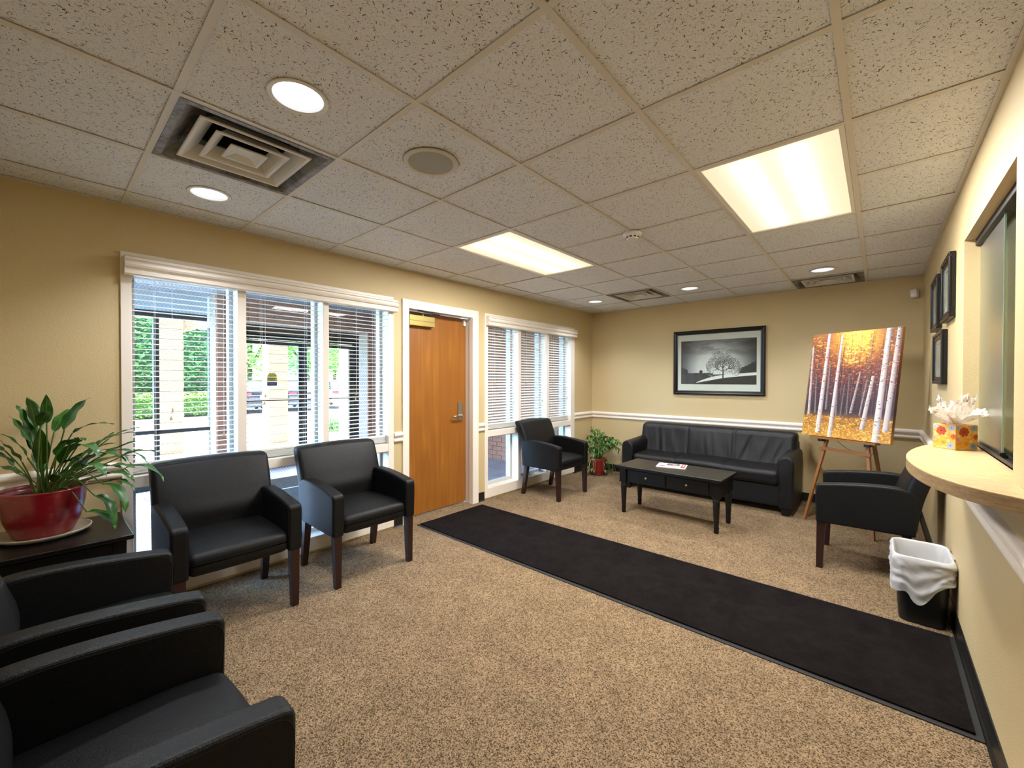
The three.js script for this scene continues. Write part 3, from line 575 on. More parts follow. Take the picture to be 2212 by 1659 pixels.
// ------------------------------------------------------------------ easel and painting
{
  const paint = canvasTex(768, 1024, (c, w, h) => {
    const g = c.createLinearGradient(0, 0, 0, h); g.addColorStop(0, '#8f5a34'); g.addColorStop(0.3, '#7e3f2a'); g.addColorStop(0.5, '#4a2430'); g.addColorStop(0.75, '#33212b'); g.addColorStop(0.82, '#8a5a20'); g.addColorStop(1, '#c08a2c'); c.fillStyle = g; c.fillRect(0, 0, w, h);
    const r = c.createRadialGradient(w * 0.55, h * 0.08, 10, w * 0.55, h * 0.1, w * 0.36); r.addColorStop(0, 'rgba(255,205,70,1)'); r.addColorStop(0.6, 'rgba(240,165,50,0.75)'); r.addColorStop(1, 'rgba(230,140,40,0)'); c.fillStyle = r; c.fillRect(0, 0, w, h * 0.5);
    const dab = (n, cols, x0, x1, y0, y1, s0, s1, al) => { for (let i = 0; i < n; i++) { c.globalAlpha = rr(al * 0.5, al); c.fillStyle = cols[Math.floor(rnd() * cols.length)]; c.beginPath(); c.ellipse(rr(x0, x1) * w, rr(y0, y1) * h, rr(s0, s1), rr(s0, s1) * 0.5, rr(-0.5, 0.5), 0, 7); c.fill(); } c.globalAlpha = 1; };
    for (let i = 0; i < 120; i++) { c.globalAlpha = rr(0.2, 0.6); c.fillStyle = ['#2a1a20', '#5b4a44', '#7b6a60', '#3a2030', '#8c6b50'][i % 5]; const x = rr(0, w); c.fillRect(x, rr(0, h * 0.3), rr(2, 10), rr(h * 0.4, h * 0.7)); } c.globalAlpha = 1;
    dab(620, ['#a8452f', '#8c2f2e', '#b8643a', '#6d2335', '#c07c44', '#7a4650'], 0, 1, 0.18, 0.6, 4, 15, 0.75); dab(500, ['#6b4a50', '#8a6a68', '#4a2f3c', '#9a7a70'], 0, 1, 0.02, 0.5, 3, 12, 0.6);
    dab(420, ['#e3a336', '#f0c04c', '#d8842f', '#c46a2a'], 0, 1, 0, 0.34, 4, 16, 0.7);
    dab(160, ['#f8d060', '#ffd870'], 0.42, 0.7, 0, 0.3, 5, 18, 0.8);
    dab(500, ['#3a2030', '#4c2a38', '#251a24', '#5a2f3c'], 0.1, 0.95, 0.48, 0.76, 4, 16, 0.5);
    dab(1500, ['#e0a83a', '#d0932c', '#f0c45c', '#b0701f', '#c8872a', '#8f5a1d'], 0, 1, 0.8, 1, 4, 14, 0.9);
    const trunk = (xt, xb, yt, yb, wt, wb, br) => {
      const N = 60; for (let i = 0; i < N; i++) { const a = i / N, x = xt + (xb - xt) * a, y = yt + (yb - yt) * a, ww = wt + (wb - wt) * a, hh = (yb - yt) / N + 0.002; const q = c.createLinearGradient((x - ww / 2) * w, 0, (x + ww / 2) * w, 0); q.addColorStop(0, `rgb(${235 * br},${226 * br},${216 * br})`); q.addColorStop(0.55, `rgb(${205 * br},${192 * br},${188 * br})`); q.addColorStop(1, `rgb(${128 * br},${110 * br},${118 * br})`); c.fillStyle = q; c.fillRect((x - ww / 2) * w, y * h, ww * w, hh * h); }
      for (let i = 0; i < 26; i++) { const a = rnd(), x = xt + (xb - xt) * a, y = yt + (yb - yt) * a, ww = wt + (wb - wt) * a; c.globalAlpha = rr(0.4, 0.9); c.fillStyle = '#2c2528'; c.fillRect((x + rr(-0.5, 0.2) * ww) * w, y * h, ww * w * rr(0.15, 0.5), rr(2, 7)); } c.globalAlpha = 1;
    };
    for (const a of [[0.36, 0.4, 0.3, 0.8, 0.012, 0.02, 0.6], [0.5, 0.52, 0.4, 0.78, 0.012, 0.018, 0.55], [0.62, 0.56, 0.38, 0.76, 0.02, 0.03, 0.8], [0.7, 0.66, 0.45, 0.78, 0.014, 0.02, 0.7], [0.1, 0.14, 0.4, 0.78, 0.014, 0.02, 0.6], [0.46, 0.45, 0.5, 0.8, 0.012, 0.016, 0.55], [0.26, 0.27, 0.3, 0.74, 0.02, 0.026, 0.6]]) trunk(...a);
    for (const a of [[0.02, 0.06, 0.12, 0.8, 0.025, 0.035, 0.9], [0.21, 0.2, 0.0, 0.97, 0.034, 0.062, 1], [0.37, 0.35, 0.02, 1, 0.026, 0.055, 1], [0.76, 0.7, 0.42, 0.9, 0.036, 0.05, 0.95], [0.87, 0.85, 0.0, 1, 0.05, 0.075, 1], [0.97, 0.94, 0.0, 0.9, 0.04, 0.06, 0.92]]) trunk(...a);
    dab(240, ['#c5582f', '#a23a2c', '#de8a3a', '#f0b04a'], 0, 1, 0.2, 0.5, 4, 12, 0.85);
    dab(260, ['#e8b648', '#c8872a', '#f4cf70'], 0, 1, 0.9, 1, 4, 12, 0.8);
  });
  // corners measured on the photograph: lower left (2.82, .85, .63), lower right (3.48, .84, 1.0)
  const yaw = -Math.atan2(0.37, 0.66), lean = -0.16, cw = 0.757, ch = 1.02;
  const P = thing('canvas_painting', 'autumn birch forest canvas painting standing on the wooden easel', 'painting', [3.15, 0.838, 0.815], yaw);
  const inner = new THREE.Group(); inner.name = 'canvas'; inner.rotation.x = lean; P.add(inner);
  const side = canvasTex(64, 256, (c, w, h) => { const g = c.createLinearGradient(0, 0, 0, h); g.addColorStop(0, '#b98a4a'); g.addColorStop(0.35, '#6a3a28'); g.addColorStop(0.75, '#3d2a22'); g.addColorStop(1, '#b07c2c'); c.fillStyle = g; c.fillRect(0, 0, w, h); });
  const body = new THREE.BoxGeometry(cw, ch, 0.036); body.translate(0, ch / 2, 0);
  const sm2 = std(0xffffff, 0.6, { map: side }), fm = std(0xffffff, 0.55, { map: paint });
  const m = shade(new THREE.Mesh(body, [sm2, sm2, sm2, sm2, fm, std(0xc9b48c, 0.9)])); m.name = 'stretched_canvas'; inner.add(m);
  const wood = std(0x8a5a2c, 0.45), E = thing('easel', 'wooden tripod easel holding the birch painting', 'easel', [3.15, 0, 0.815], yaw);
  // front legs meet at an apex behind the top of the canvas; rear leg goes back
  const legZ = (y) => -0.052 - Math.tan(0.16) * (y - 0.838);
  const apexY = 1.72;
  for (const s of [-1, 1]) obj('leg', taperedLeg(s * 0.3, 0, legZ(0), 0.022, s * 0.035, apexY, legZ(apexY), 0.03), wood, E);
  obj('leg', taperedLeg(0.06, 0, -0.55, 0.022, 0.0, 1.6, legZ(1.6) - 0.035, 0.03), wood, E);
  obj('cross_bar', bar([-0.22, 0.72, legZ(0.72) + 0.022], [0.22, 0.72, legZ(0.72) + 0.022], 0.03, 0.018), wood, E);
  obj('ledge', at(new THREE.BoxGeometry(0.56, 0.018, 0.075), 0, 0.826, 0.005), wood, E);
  for (const s of [-1, 1]) obj('ledge_bracket', rbox(s * 0.2 - 0.02, s * 0.2 + 0.02, 0.79, 0.818, -0.04, 0.02, 0.003), M.dark, E);
  obj('chain', tube([[-0.12, 0.8, -0.1], [-0.05, 0.72, -0.16], [0.03, 0.66, -0.28], [0.05, 0.7, -0.38]], 0.003, 24, 6), M.oldBrass, E);
  obj('head_block', rbox(-0.06, 0.06, apexY - 0.04, apexY + 0.03, legZ(apexY) - 0.05, legZ(apexY) + 0.015, 0.004), wood, E);
}

// ------------------------------------------------------------------ framed photograph over the sofa
{
  const photo = canvasTex(1024, 608, (c, w, h) => {
    const g = c.createRadialGradient(w * 0.5, h * 0.72, 40, w * 0.5, h * 0.66, w * 0.62); g.addColorStop(0, '#e8e8e4'); g.addColorStop(0.4, '#c9c8c6'); g.addColorStop(0.66, '#7d7b7e'); g.addColorStop(0.85, '#3a393d'); g.addColorStop(1, '#232226'); c.fillStyle = g; c.fillRect(0, 0, w, h);
    for (let i = 0; i < 60; i++) { c.globalAlpha = 0.12; c.fillStyle = i % 2 ? '#2c2b30' : '#8d8b8e'; c.beginPath(); c.ellipse(rr(0, w), rr(0, h * 0.35), rr(60, 200), rr(10, 40), rr(-0.3, 0.3), 0, 7); c.fill(); } c.globalAlpha = 1;
    // far wooded hills
    c.fillStyle = '#2b2a2c'; c.beginPath(); c.moveTo(0, h * 0.6); for (let x = 0; x <= 100; x += 10) c.lineTo(x, h * (0.6 + x / 1300) + rr(-4, 4)); for (let x = 100; x <= w * 0.45; x += 10) c.lineTo(x, h * 0.745 + rr(-4, 4)); c.lineTo(w * 0.45, h); c.lineTo(0, h); c.fill();
    c.beginPath(); c.arc(w * 0.285, h * 0.72, 24, 0, 7); c.fill();
    c.beginPath(); c.moveTo(w, h * 0.5); for (let x = w; x > w * 0.78; x -= 12) c.lineTo(x, h * (0.5 + (w - x) / w * 0.75) + rr(-9, 9)); c.lineTo(w * 0.78, h * 0.8); c.lineTo(w, h * 0.78); c.fill();
    // ground, a pale streak of field, dark foreground
    c.fillStyle = '#38373a'; c.fillRect(0, h * 0.78, w, h); c.fillStyle = '#e6e5df'; c.beginPath(); c.moveTo(w * 0.22, h * 0.96); c.quadraticCurveTo(w * 0.42, h * 0.8, w * 0.7, h * 0.77); c.lineTo(w, h * 0.74); c.lineTo(w, h * 0.8); c.quadraticCurveTo(w * 0.6, h * 0.84, w * 0.45, h * 0.9); c.lineTo(w * 0.22, h * 0.97); c.fill();
    c.fillStyle = '#222123'; c.beginPath(); c.moveTo(w * 0.2, h); c.quadraticCurveTo(w * 0.5, h * 0.86, w, h * 0.8); c.lineTo(w, h); c.fill();
    // spreading tree
    const branch = (x, y, a, l, t) => { const x2 = x + Math.cos(a) * l, y2 = y + Math.sin(a) * l; c.strokeStyle = t > 3 ? '#2c2b2c' : '#6d6c6c'; c.lineWidth = t; c.beginPath(); c.moveTo(x, y); c.lineTo(x2, y2); c.stroke(); if (t > 0.9) { const n = t > 6 ? 4 : 3; for (let i = 0; i < n; i++) branch(x2, y2, a + (i / (n - 1) - 0.5) * rr(1.0, 1.9) + rr(-0.15, 0.15), l * rr(0.62, 0.86), t * 0.62); } else { c.globalAlpha = 0.6; c.fillStyle = ['#5a595a', '#8f8e8d', '#f0f0ee', '#444345'][Math.floor(rnd() * 4)]; c.beginPath(); c.ellipse(x2, y2, rr(3, 8), rr(2, 5), rr(0, 3), 0, 7); c.fill(); c.globalAlpha = 1; } };
    c.lineCap = 'round'; c.fillStyle = '#2a292a'; c.fillRect(w * 0.573, h * 0.7, 17, h * 0.165); branch(w * 0.58, h * 0.74, -Math.PI / 2, 62, 15); branch(w * 0.58, h * 0.72, -Math.PI * 0.83, 76, 9); branch(w * 0.58, h * 0.72, -Math.PI * 0.17, 76, 9);
    for (let i = 0; i < 900; i++) { const a = rr(0, Math.PI), q = Math.sqrt(rnd()); c.globalAlpha = rr(0.25, 0.7); c.fillStyle = ['#545354', '#8b8a8a', '#fafaf8', '#39383a', '#c9c8c6'][Math.floor(rnd() * 5)]; c.beginPath(); c.ellipse(w * 0.57 + Math.cos(a) * q * 230, h * 0.72 - Math.sin(a) * q * 285 + 26 * Math.cos(a) ** 2, rr(3, 10), rr(2, 5), rr(0, 3), 0, 7); c.fill(); } c.globalAlpha = 1;
  });
  const t = thing('framed_photograph', 'framed black and white photograph of a spreading tree above the sofa', 'picture', [1.832, 1.617, 0.006]);
  const w = 1.09, h = 0.845, f = 0.052, prof = (a, b, horizontal) => null;
  const side = (x0, y0, x1, y1) => { // mitred moulding from corner to corner, seen from the room
    const L = Math.hypot(x1 - x0, y1 - y0), s = poly([[0, 0], [f, 0], [f, 0.016], [f * 0.75, 0.018], [f * 0.6, 0.03], [f * 0.25, 0.034], [0, 0.028]]), g = new THREE.ExtrudeGeometry(s, { depth: L, bevelEnabled: false }), p = g.attributes.position;
    for (let i = 0; i < p.count; i++) { const d = p.getX(i), z = p.getZ(i); p.setZ(i, z < L / 2 ? z + d : z - d); }
    g.applyMatrix4(new THREE.Matrix4().makeBasis(V(-(y1 - y0) / L, (x1 - x0) / L, 0), V(0, 0, 1), V((x1 - x0) / L, (y1 - y0) / L, 0)).setPosition(x0, y0, 0));
    return metreUV(toCreasedNormals(g, 0.5));
  };
  const A = w / 2, B = h / 2;
  for (const [a, b, c, d] of [[-A, -B, A, -B], [A, -B, A, B], [A, B, -A, B], [-A, B, -A, -B]]) obj('frame_side', side(a, b, c, d), M.blackWood, t);
  obj('mat_board', box(-A + f - 0.004, A - f + 0.004, -B + f - 0.004, B - f + 0.004, 0.004, 0.008), std(0xd9d7d0, 0.8), t);
  const g = new THREE.PlaneGeometry(0.9, 0.575); g.translate(0, 0.002, 0.009); obj('print', g, std(0xffffff, 0.6, { map: photo }), t);
  const gl = new THREE.PlaneGeometry(w - 2 * f, h - 2 * f); gl.translate(0, 0, 0.014); obj('glass', gl, M.glass, t);
}
// certificates on the right wall
{
  const cert = canvasTex(256, 320, (c, w, h) => { c.fillStyle = '#dcdad2'; c.fillRect(0, 0, w, h); c.fillStyle = '#9b978d'; for (let i = 0; i < 12; i++) c.fillRect(40 + rr(0, 20), 60 + i * 16, rr(110, 160), 4); c.fillStyle = '#6c685f'; c.fillRect(60, 28, 136, 12); c.fillRect(150, 272, 60, 3); });
  const make = (z0, z1, y0, y1, label) => {
    const t = thing('picture_frame', label, 'picture', [W - 0.002, (y0 + y1) / 2, (z0 + z1) / 2], -Math.PI / 2, 'black framed certificates'), w = z1 - z0, h = y1 - y0, f = 0.05;
    for (const b of [[-w / 2, w / 2, h / 2 - f, h / 2], [-w / 2, w / 2, -h / 2, -h / 2 + f], [-w / 2, -w / 2 + f, -h / 2 + f, h / 2 - f], [w / 2 - f, w / 2, -h / 2 + f, h / 2 - f]]) { const o = obj('frame_side', rbox(b[0], b[1], b[2], b[3], 0, 0.022, 0.003), M.blackWood, t); }
    for (const b of [[-w / 2, w / 2, h / 2 - f * 0.45, h / 2], [-w / 2, w / 2, -h / 2, -h / 2 + f * 0.45], [-w / 2, -w / 2 + f * 0.45, -h / 2 + f * 0.45, h / 2 - f * 0.45], [w / 2 - f * 0.45, w / 2, -h / 2 + f * 0.45, h / 2 - f * 0.45]]) obj('frame_bead', rbox(b[0], b[1], b[2], b[3], 0.012, 0.03, 0.005), M.blackWood, t);
    const g = new THREE.PlaneGeometry(w - 2 * f, h - 2 * f); g.translate(0, 0, 0.016); obj('certificate', g, std(0xffffff, 0.5, { map: cert }), t);
    const gl = new THREE.PlaneGeometry(w - 2 * f, h - 2 * f); gl.translate(0, 0, 0.019); obj('glass', gl, M.glass, t);
  };
  make(1.87, 2.28, 1.755, 2.135, 'upper black certificate frame closest to the reception window');
  make(1.17, 1.6, 1.755, 2.135, 'upper black certificate frame furthest from the reception window');
  make(1.36, 1.93, 1.36, 1.715, 'lower black certificate frame hanging beneath the other two');
}
{ // motion sensor in the corner
  const t = thing('motion_sensor', 'small white motion sensor in the far right corner under the ceiling', 'sensor', [3.655, 2.245, 0.045], -0.6);
  obj('case', pad(0.06, 0.085, 0.045, 0.012, (v) => { if (v.z > 0) v.z -= 0.012 * sm(0, -0.045, v.y); }, 4, 3), M.plastic, t);
  obj('lens', pad(0.036, 0.034, 0.012, 0.005, (v) => { v.z += 0.019; v.y -= 0.014; }, 3, 3), std(0xf4f4f2, 0.3), t);
}

// ------------------------------------------------------------------ trash can with liner
function ringLoft(rows, close = false) { // rows of equal-length closed rings -> surface
  const n = rows[0].length, pos = [], idx = [];
  for (const r of rows) for (const p of r) pos.push(p.x, p.y, p.z);
  for (let j = 0; j < rows.length - 1; j++) for (let i = 0; i < n; i++) { const a = j * n + i, b = j * n + (i + 1) % n, c = a + n, d = b + n; idx.push(a, b, d, a, d, c); }
  const g = new THREE.BufferGeometry(); g.setAttribute('position', new THREE.Float32BufferAttribute(pos, 3)); g.setIndex(idx); g.computeVertexNormals();
  return metreUV(g);
}
function rrect(w, d, r, n, y) { // rounded rectangle ring, n points, anticlockwise seen from above
  const out = []; const hw = w / 2 - r, hd = d / 2 - r, L = [2 * hd, Math.PI * r / 2, 2 * hw, Math.PI * r / 2, 2 * hd, Math.PI * r / 2, 2 * hw, Math.PI * r / 2], T = L.reduce((a, b) => a + b);
  for (let i = 0; i < n; i++) {
    let s = (i / n) * T, k = 0; while (s > L[k]) s -= L[k++];
    const q = s / L[k], arc = (cx, cz, a0) => { const a = a0 + q * Math.PI / 2; return V(cx + r * Math.cos(a), y, -(cz + r * Math.sin(a))); };
    out.push([() => V(w / 2, y, hd - 2 * hd * q), () => arc(hw, hd, 0), () => V(hw - 2 * hw * q, y, -d / 2), () => arc(-hw, hd, Math.PI / 2), () => V(-w / 2, y, -hd + 2 * hd * q), () => arc(-hw, -hd, Math.PI), () => V(-hw + 2 * hw * q, y, d / 2), () => arc(hw, -hd, Math.PI * 1.5)][k]());
  }
  return out;
}
{
  const t = thing('trash_can', 'black plastic trash can with white bag against the reception wall', 'trash can', [3.588, 0, 2.345]);
  const N = 96;
  const can = ringLoft([[0.16, 0.27, 0.002], [0.19, 0.285, 0.0], [0.196, 0.29, 0.012], [0.232, 0.338, 0.36], [0.24, 0.346, 0.362], [0.24, 0.346, 0.376], [0.228, 0.334, 0.376], [0.186, 0.28, 0.02], [0.02, 0.03, 0.02]].map(([w, d, y]) => rrect(w, d, Math.min(0.045, w * 0.3), N, y)));
  obj('bin', can, M.blackPlastic, t);
  const wn = noiseField(30, 9), wn2 = noiseField(60, 24), dn = noiseField(9, 2), rows = [];
  const ringAt = (w, d, y, f) => rrect(w, d, 0.05, N, y).map((p, i) => f ? f(p, i / N) : p);
  for (let k = 0; k <= 8; k++) { const q = k / 8; rows.push(ringAt(0.15 + 0.075 * q, 0.24 + 0.09 * q, 0.06 + 0.318 * q, (p, u) => { const m = 0.03 * (1 - q * 0.8) * (wn(u, q * 0.7) - 0.5); p.x *= 1 + m * 4; p.z *= 1 + m * 3; return p; })); }
  rows.push(ringAt(0.236, 0.344, 0.386), ringAt(0.246, 0.354, 0.388), ringAt(0.256, 0.364, 0.382));
  // skirt: drops furthest on the camera's side (+z) and on the near left corner
  const drop = (u, p) => { const front = sm(0.05, 0.17, p.z) , left = sm(-0.06, -0.115, p.x) * 0.07; const mid = Math.exp(-(((p.x + 0.02) / 0.07) ** 2)); const tail = Math.exp(-(((p.x + 0.125) / 0.03) ** 2) - (((p.z - 0.1) / 0.05) ** 2)); return 0.055 + left + front * (0.06 + 0.14 * mid) + tail * 0.06 + 0.03 * (dn(u, 0.3) - 0.5); };
  for (let k = 1; k <= 14; k++) { const q = k / 14; rows.push(ringAt(0.26, 0.368, 0, (p, u) => { const d = drop(u, p), y = 0.38 - d * q, taper = 1 - 0.1 * (0.38 - y); const m = 0.010 * (wn2(u + q * 0.04, q) - 0.35) + 0.016 * (wn(u + q * 0.1, q * 1.4) - 0.4); const l = Math.hypot(p.x, p.z); p.x = p.x * taper + p.x / l * m; p.z = p.z * taper + p.z / l * m; p.y = y; return p; })); }
  obj('bag_liner', ringLoft(rows), phys(0xd9d9da, 0.4, { side: THREE.DoubleSide, transmission: 0.3, thickness: 0 }), t);
}

// ------------------------------------------------------------------ tissue box on the counter
{
  const print = canvasTex(256, 256, (c, w, h) => {
    c.fillStyle = '#e0a23a'; c.fillRect(0, 0, w, h);
    for (let i = 0; i < 26; i++) { c.globalAlpha = 0.5; c.fillStyle = ['#f0c98a', '#eebf6a', '#d48a1c', '#f4dcb0'][i % 4]; c.beginPath(); c.ellipse(rr(0, w), rr(0, h), rr(14, 50), rr(8, 26), rr(-0.4, 0.4), 0, 7); c.fill(); } c.globalAlpha = 1;
    const fl = (x, y, s, col) => { c.fillStyle = col; for (let i = 0; i < 7; i++) { c.beginPath(); c.ellipse(x + Math.cos(i * 0.9) * s * 0.5, y + Math.sin(i * 0.9) * s * 0.36, s * 0.42, s * 0.3, i, 0, 7); c.fill(); } c.fillStyle = '#2a1a14'; c.beginPath(); c.ellipse(x, y, s * 0.14, s * 0.1, 0, 0, 7); c.fill(); };
    fl(96, 70, 66, '#b5472c'); fl(210, 30, 46, '#9aa3b4'); fl(236, 120, 40, '#c05634'); fl(200, 216, 48, '#8f9ab0'); fl(20, 150, 40, '#d49a78'); fl(30, 30, 34, '#a8aab8'); fl(120, 190, 30, '#dd8a22');
  });
  const t = thing('tissue_box', 'cube tissue box with orange flower print on the counter', 'tissue box', [3.672, OP.y0 + 0.0005, 2.85], 0.72);
  const b = rbox(-0.053, 0.053, 0, 0.118, -0.053, 0.053, 0.003); const uv = b.attributes.uv; for (let i = 0; i < uv.count; i++) uv.setXY(i, uv.getX(i) / 0.106 + 0.5, uv.getY(i) / 0.118);
  obj('carton', b, std(0xffffff, 0.55, { map: print }), t);
  obj('slot_rim', at(lathe([[0.024, 0.0], [0.028, 0.0008], [0.032, 0]], 24), 0, 0.118, 0), M.plastic, t);
  // crumpled sheets: folded petals rising from the slot
  const tn = noiseField(24, 12), geos = [];
  for (let s = 0; s < 5; s++) {
    const g = new THREE.PlaneGeometry(1, 1, 28, 26), p = g.attributes.position, a = [0.2, 1.7, 3.0, 4.1, 5.2][s], out = [0.115, 0.075, 0.11, 0.06, 0.08][s], up = [0.02, 0.085, 0.03, 0.075, 0.05][s];
    for (let i = 0; i < p.count; i++) {
      const u = p.getX(i), v = p.getY(i) + 0.5, wdt = 0.02 + 0.075 * Math.sin(Math.PI * clamp(0.12 + v * 0.62, 0, 1));
      const r = out * Math.pow(v, 1.25), y = 0.112 + 0.05 * Math.sin(v * 1.5) + up * v + 0.024 * (tn(u + s * 0.37, v * 0.8 + s * 0.2) - 0.5) * v * 2 + 0.005 * Math.sin(u * 12 + s) * v;
      const lat = u * wdt + 0.012 * (tn(v, u * 0.5 + s) - 0.5);
      p.setXYZ(i, Math.cos(a) * r - Math.sin(a) * lat, Math.max(0.1195, y) , Math.sin(a) * r + Math.cos(a) * lat);
    }
    g.computeVertexNormals(); geos.push(g);
  }
  for (const g of geos) obj('tissue', g, phys(0xf6efe6, 0.9, { side: THREE.DoubleSide, transmission: 0.3, thickness: 0 }), t);
}

// ------------------------------------------------------------------ end table and peace lily
{
  const t = thing('end_table', 'black square end table under the red potted peace lily', 'table', [0.285, 0, 5.76]);
  obj('table_top', rbox(-0.27, 0.27, 0.575, 0.6, -0.3, 0.3, 0.006, 3), M.blackWood, t);
  obj('apron', box(-0.24, 0.24, 0.45, 0.575, -0.27, 0.27), M.blackWood, t);
  for (const x of [-0.22, 0.22]) for (const z of [-0.25, 0.25]) obj('leg', taperedLeg(x, 0, z, 0.034, x, 0.575, z, 0.05), M.blackWood, t);
  obj('shelf', rbox(-0.23, 0.23, 0.16, 0.18, -0.26, 0.26, 0.003), M.blackWood, t);
  const dr = obj('drawer', rbox(0.24, 0.254, 0.46, 0.565, -0.2, 0.2, 0.003), M.blackWood, t);
  const k = lathe([[0.001, 0.022], [0.009, 0.02], [0.011, 0.014], [0.005, 0.006], [0.006, 0]], 16); k.rotateZ(-Math.PI / 2); k.translate(0.254, 0.512, 0); obj('knob', k, M.oldBrass, dr);
}
const leafN = [noiseField(5, 40), noiseField(20, 20)];
const leafTex = dataTex(128, 256, (u, v) => { const rib = Math.exp(-(((u - 0.5) / 0.03) ** 2)), vein = 0.5 + 0.5 * Math.sin((v * 26 + Math.abs(u - 0.5) * 22) * 3.14); return mix(mix([30, 74, 22], [58, 112, 34], leafN[1](u, v) * 0.6 + vein * 0.25), [128, 160, 84], rib * 0.6); });
const leafMat = phys(0xffffff, 0.36, { map: leafTex, side: THREE.DoubleSide }), leafMatOld = phys(0xe8d26a, 0.45, { map: leafTex, side: THREE.DoubleSide }), stemMat = std(0x4a6b26, 0.55);
// a leaf grown from base along dir, drooping by gravity
function leafBlade(base, dir, up, len, wid, droop, fold, ruffle, uvN = 12) {
  const nL = 12, nW = 4, pos = [], uvs = [], idx = []; let p = base.clone(), d = dir.clone().normalize(); const ds = len / nL, ph = rr(0, 6);
  for (let i = 0; i <= nL; i++) {
    const q = i / nL, w = wid * Math.pow(Math.sin(Math.PI * clamp(Math.pow(q, 0.75) * 0.985 + 0.01, 0, 1)), 0.85) * 0.5, sideV = d.clone().cross(V(0, 1, 0)); if (sideV.lengthSq() < 1e-4) sideV.set(1, 0, 0); sideV.normalize(); const nrm = sideV.clone().cross(d).normalize();
    for (let j = 0; j <= nW; j++) { const s = j / nW * 2 - 1; const o = sideV.clone().multiplyScalar(s * w * Math.cos(fold)).add(nrm.clone().multiplyScalar(Math.abs(s) * w * Math.sin(fold) + ruffle * Math.sin(q * 15 + ph + s) * Math.abs(s))); pos.push(p.x + o.x, p.y + o.y, p.z + o.z); uvs.push(j / nW, q); }
    d.y -= droop * ds / len * 1.4; d.normalize(); p = p.clone().add(d.clone().multiplyScalar(ds));
  }
  for (let i = 0; i < nL; i++) for (let j = 0; j < nW; j++) { const a = i * (nW + 1) + j; idx.push(a, a + 1, a + nW + 2, a, a + nW + 2, a + nW + 1); }
  const g = new THREE.BufferGeometry(); g.setAttribute('position', new THREE.Float32BufferAttribute(pos, 3)); g.setAttribute('uv', new THREE.Float32BufferAttribute(uvs, 2)); g.setIndex(idx); g.computeVertexNormals();
  return { g, tip: p };
}
{
  const C = [0.235, 5.762], t = thing('potted_peace_lily', 'peace lily with drooping leaves in a red glazed pot on the end table', 'plant', [C[0], 0.6, C[1]]);
  obj('saucer', lathe([[0.001, 0.001], [0.14, 0.0], [0.168, 0.016], [0.172, 0.026], [0.166, 0.027], [0.136, 0.008], [0.001, 0.007]], 48), M.saucer, t);
  const potWear = dataTex(256, 256, (u, v) => { const n = leafN[1](u * 2, v * 2) * 0.6 + carpetN[2](u, v) * 0.4; return mix([120, 16, 26], [150, 64, 50], sm(0.62, 0.85, n) * 0.6); });
  obj('pot', lathe([[0.001, 0.01], [0.1, 0.009], [0.108, 0.016], [0.135, 0.09], [0.15, 0.17], [0.153, 0.222], [0.158, 0.232], [0.157, 0.24], [0.148, 0.24], [0.144, 0.228], [0.142, 0.19], [0.001, 0.19]], 64), phys(0xffffff, 0.28, { map: potWear, clearcoat: 0.5, clearcoatRoughness: 0.2 }), t);
  obj('soil', lathe([[0.143, 0.205], [0.08, 0.212], [0.001, 0.214]], 32), M.soil, t);
  let made = 0, tries = 0;
  const R = V(0.751, 0, -0.66), F = V(0.66, 0, 0.751); // to the right in the photo, towards the camera
  while (made < 46 && tries++ < 900) {
    const a = rr(0, Math.PI * 2), bias = rnd() < 0.52, lat = bias ? rr(0.1, 1) : rr(-0.75, 0.1), dep = rr(-0.6, 0.22);
    const dir = R.clone().multiplyScalar(lat).add(F.clone().multiplyScalar(dep)); const reach = clamp(dir.length(), 0.15, 1), tall = rr(0.05, 0.3) * (1.25 - reach * 0.65);
    const base = V(dir.x * 0.06 + rr(-0.03, 0.03), 0.2, dir.z * 0.06 + rr(-0.03, 0.03)), elbow = V(base.x + dir.x * rr(0.15, 0.27), 0.23 + tall, base.z + dir.z * rr(0.15, 0.27));
    const stem = [base, V((base.x * 2 + elbow.x) / 3, 0.2 + tall * 0.5 + 0.02, (base.z * 2 + elbow.z) / 3), elbow];
    const d0 = V(dir.x * 0.8, rr(0.25, 0.9) * (1.1 - reach * 0.55), dir.z * 0.8), len = rr(0.13, 0.22), b = leafBlade(elbow, d0, null, len, len * rr(0.27, 0.37), rr(0.3, 1.7) * (0.5 + reach * 0.6), rr(0.1, 0.32), 0.004);
    if (b.tip.x + C[0] < 0.035 || elbow.x + C[0] < 0.04 || b.tip.y < 0.05 || b.tip.z + C[1] > 6.05) continue;
    const bb = new THREE.Box3().setFromBufferAttribute(b.g.attributes.position); if (bb.min.x + C[0] < 0.03 || bb.min.y < 0.03) continue;
    obj('stem', tube(stem, 0.0032, 8, 5), stemMat, t); obj('leaf', b.g, rnd() < 0.08 ? leafMatOld : leafMat, t); made++;
  }
  for (const [lat, y, len, dr] of [[0.36, 0.2, 0.2, 2.6], [0.3, 0.12, 0.18, 3.0], [0.42, 0.26, 0.2, 2.2]]) { // long leaves hanging over the pot's right side
    const e = R.clone().multiplyScalar(lat * 0.72).add(V(0.02, y, 0)); let b, k = dr; do { b = leafBlade(e, V(R.x, 0.25, R.z), null, len, len * 0.3, k, 0.35, 0.004); b.g.computeBoundingBox(); k *= 0.85; } while (b.g.boundingBox.min.y < 0.03);
    obj('stem', tube([V(0.03, 0.2, -0.02), V(e.x * 0.5, y * 0.7 + 0.16, e.z * 0.5), e], 0.0032, 10, 5), stemMat, t); obj('leaf', b.g, leafMat, t);
  }
}
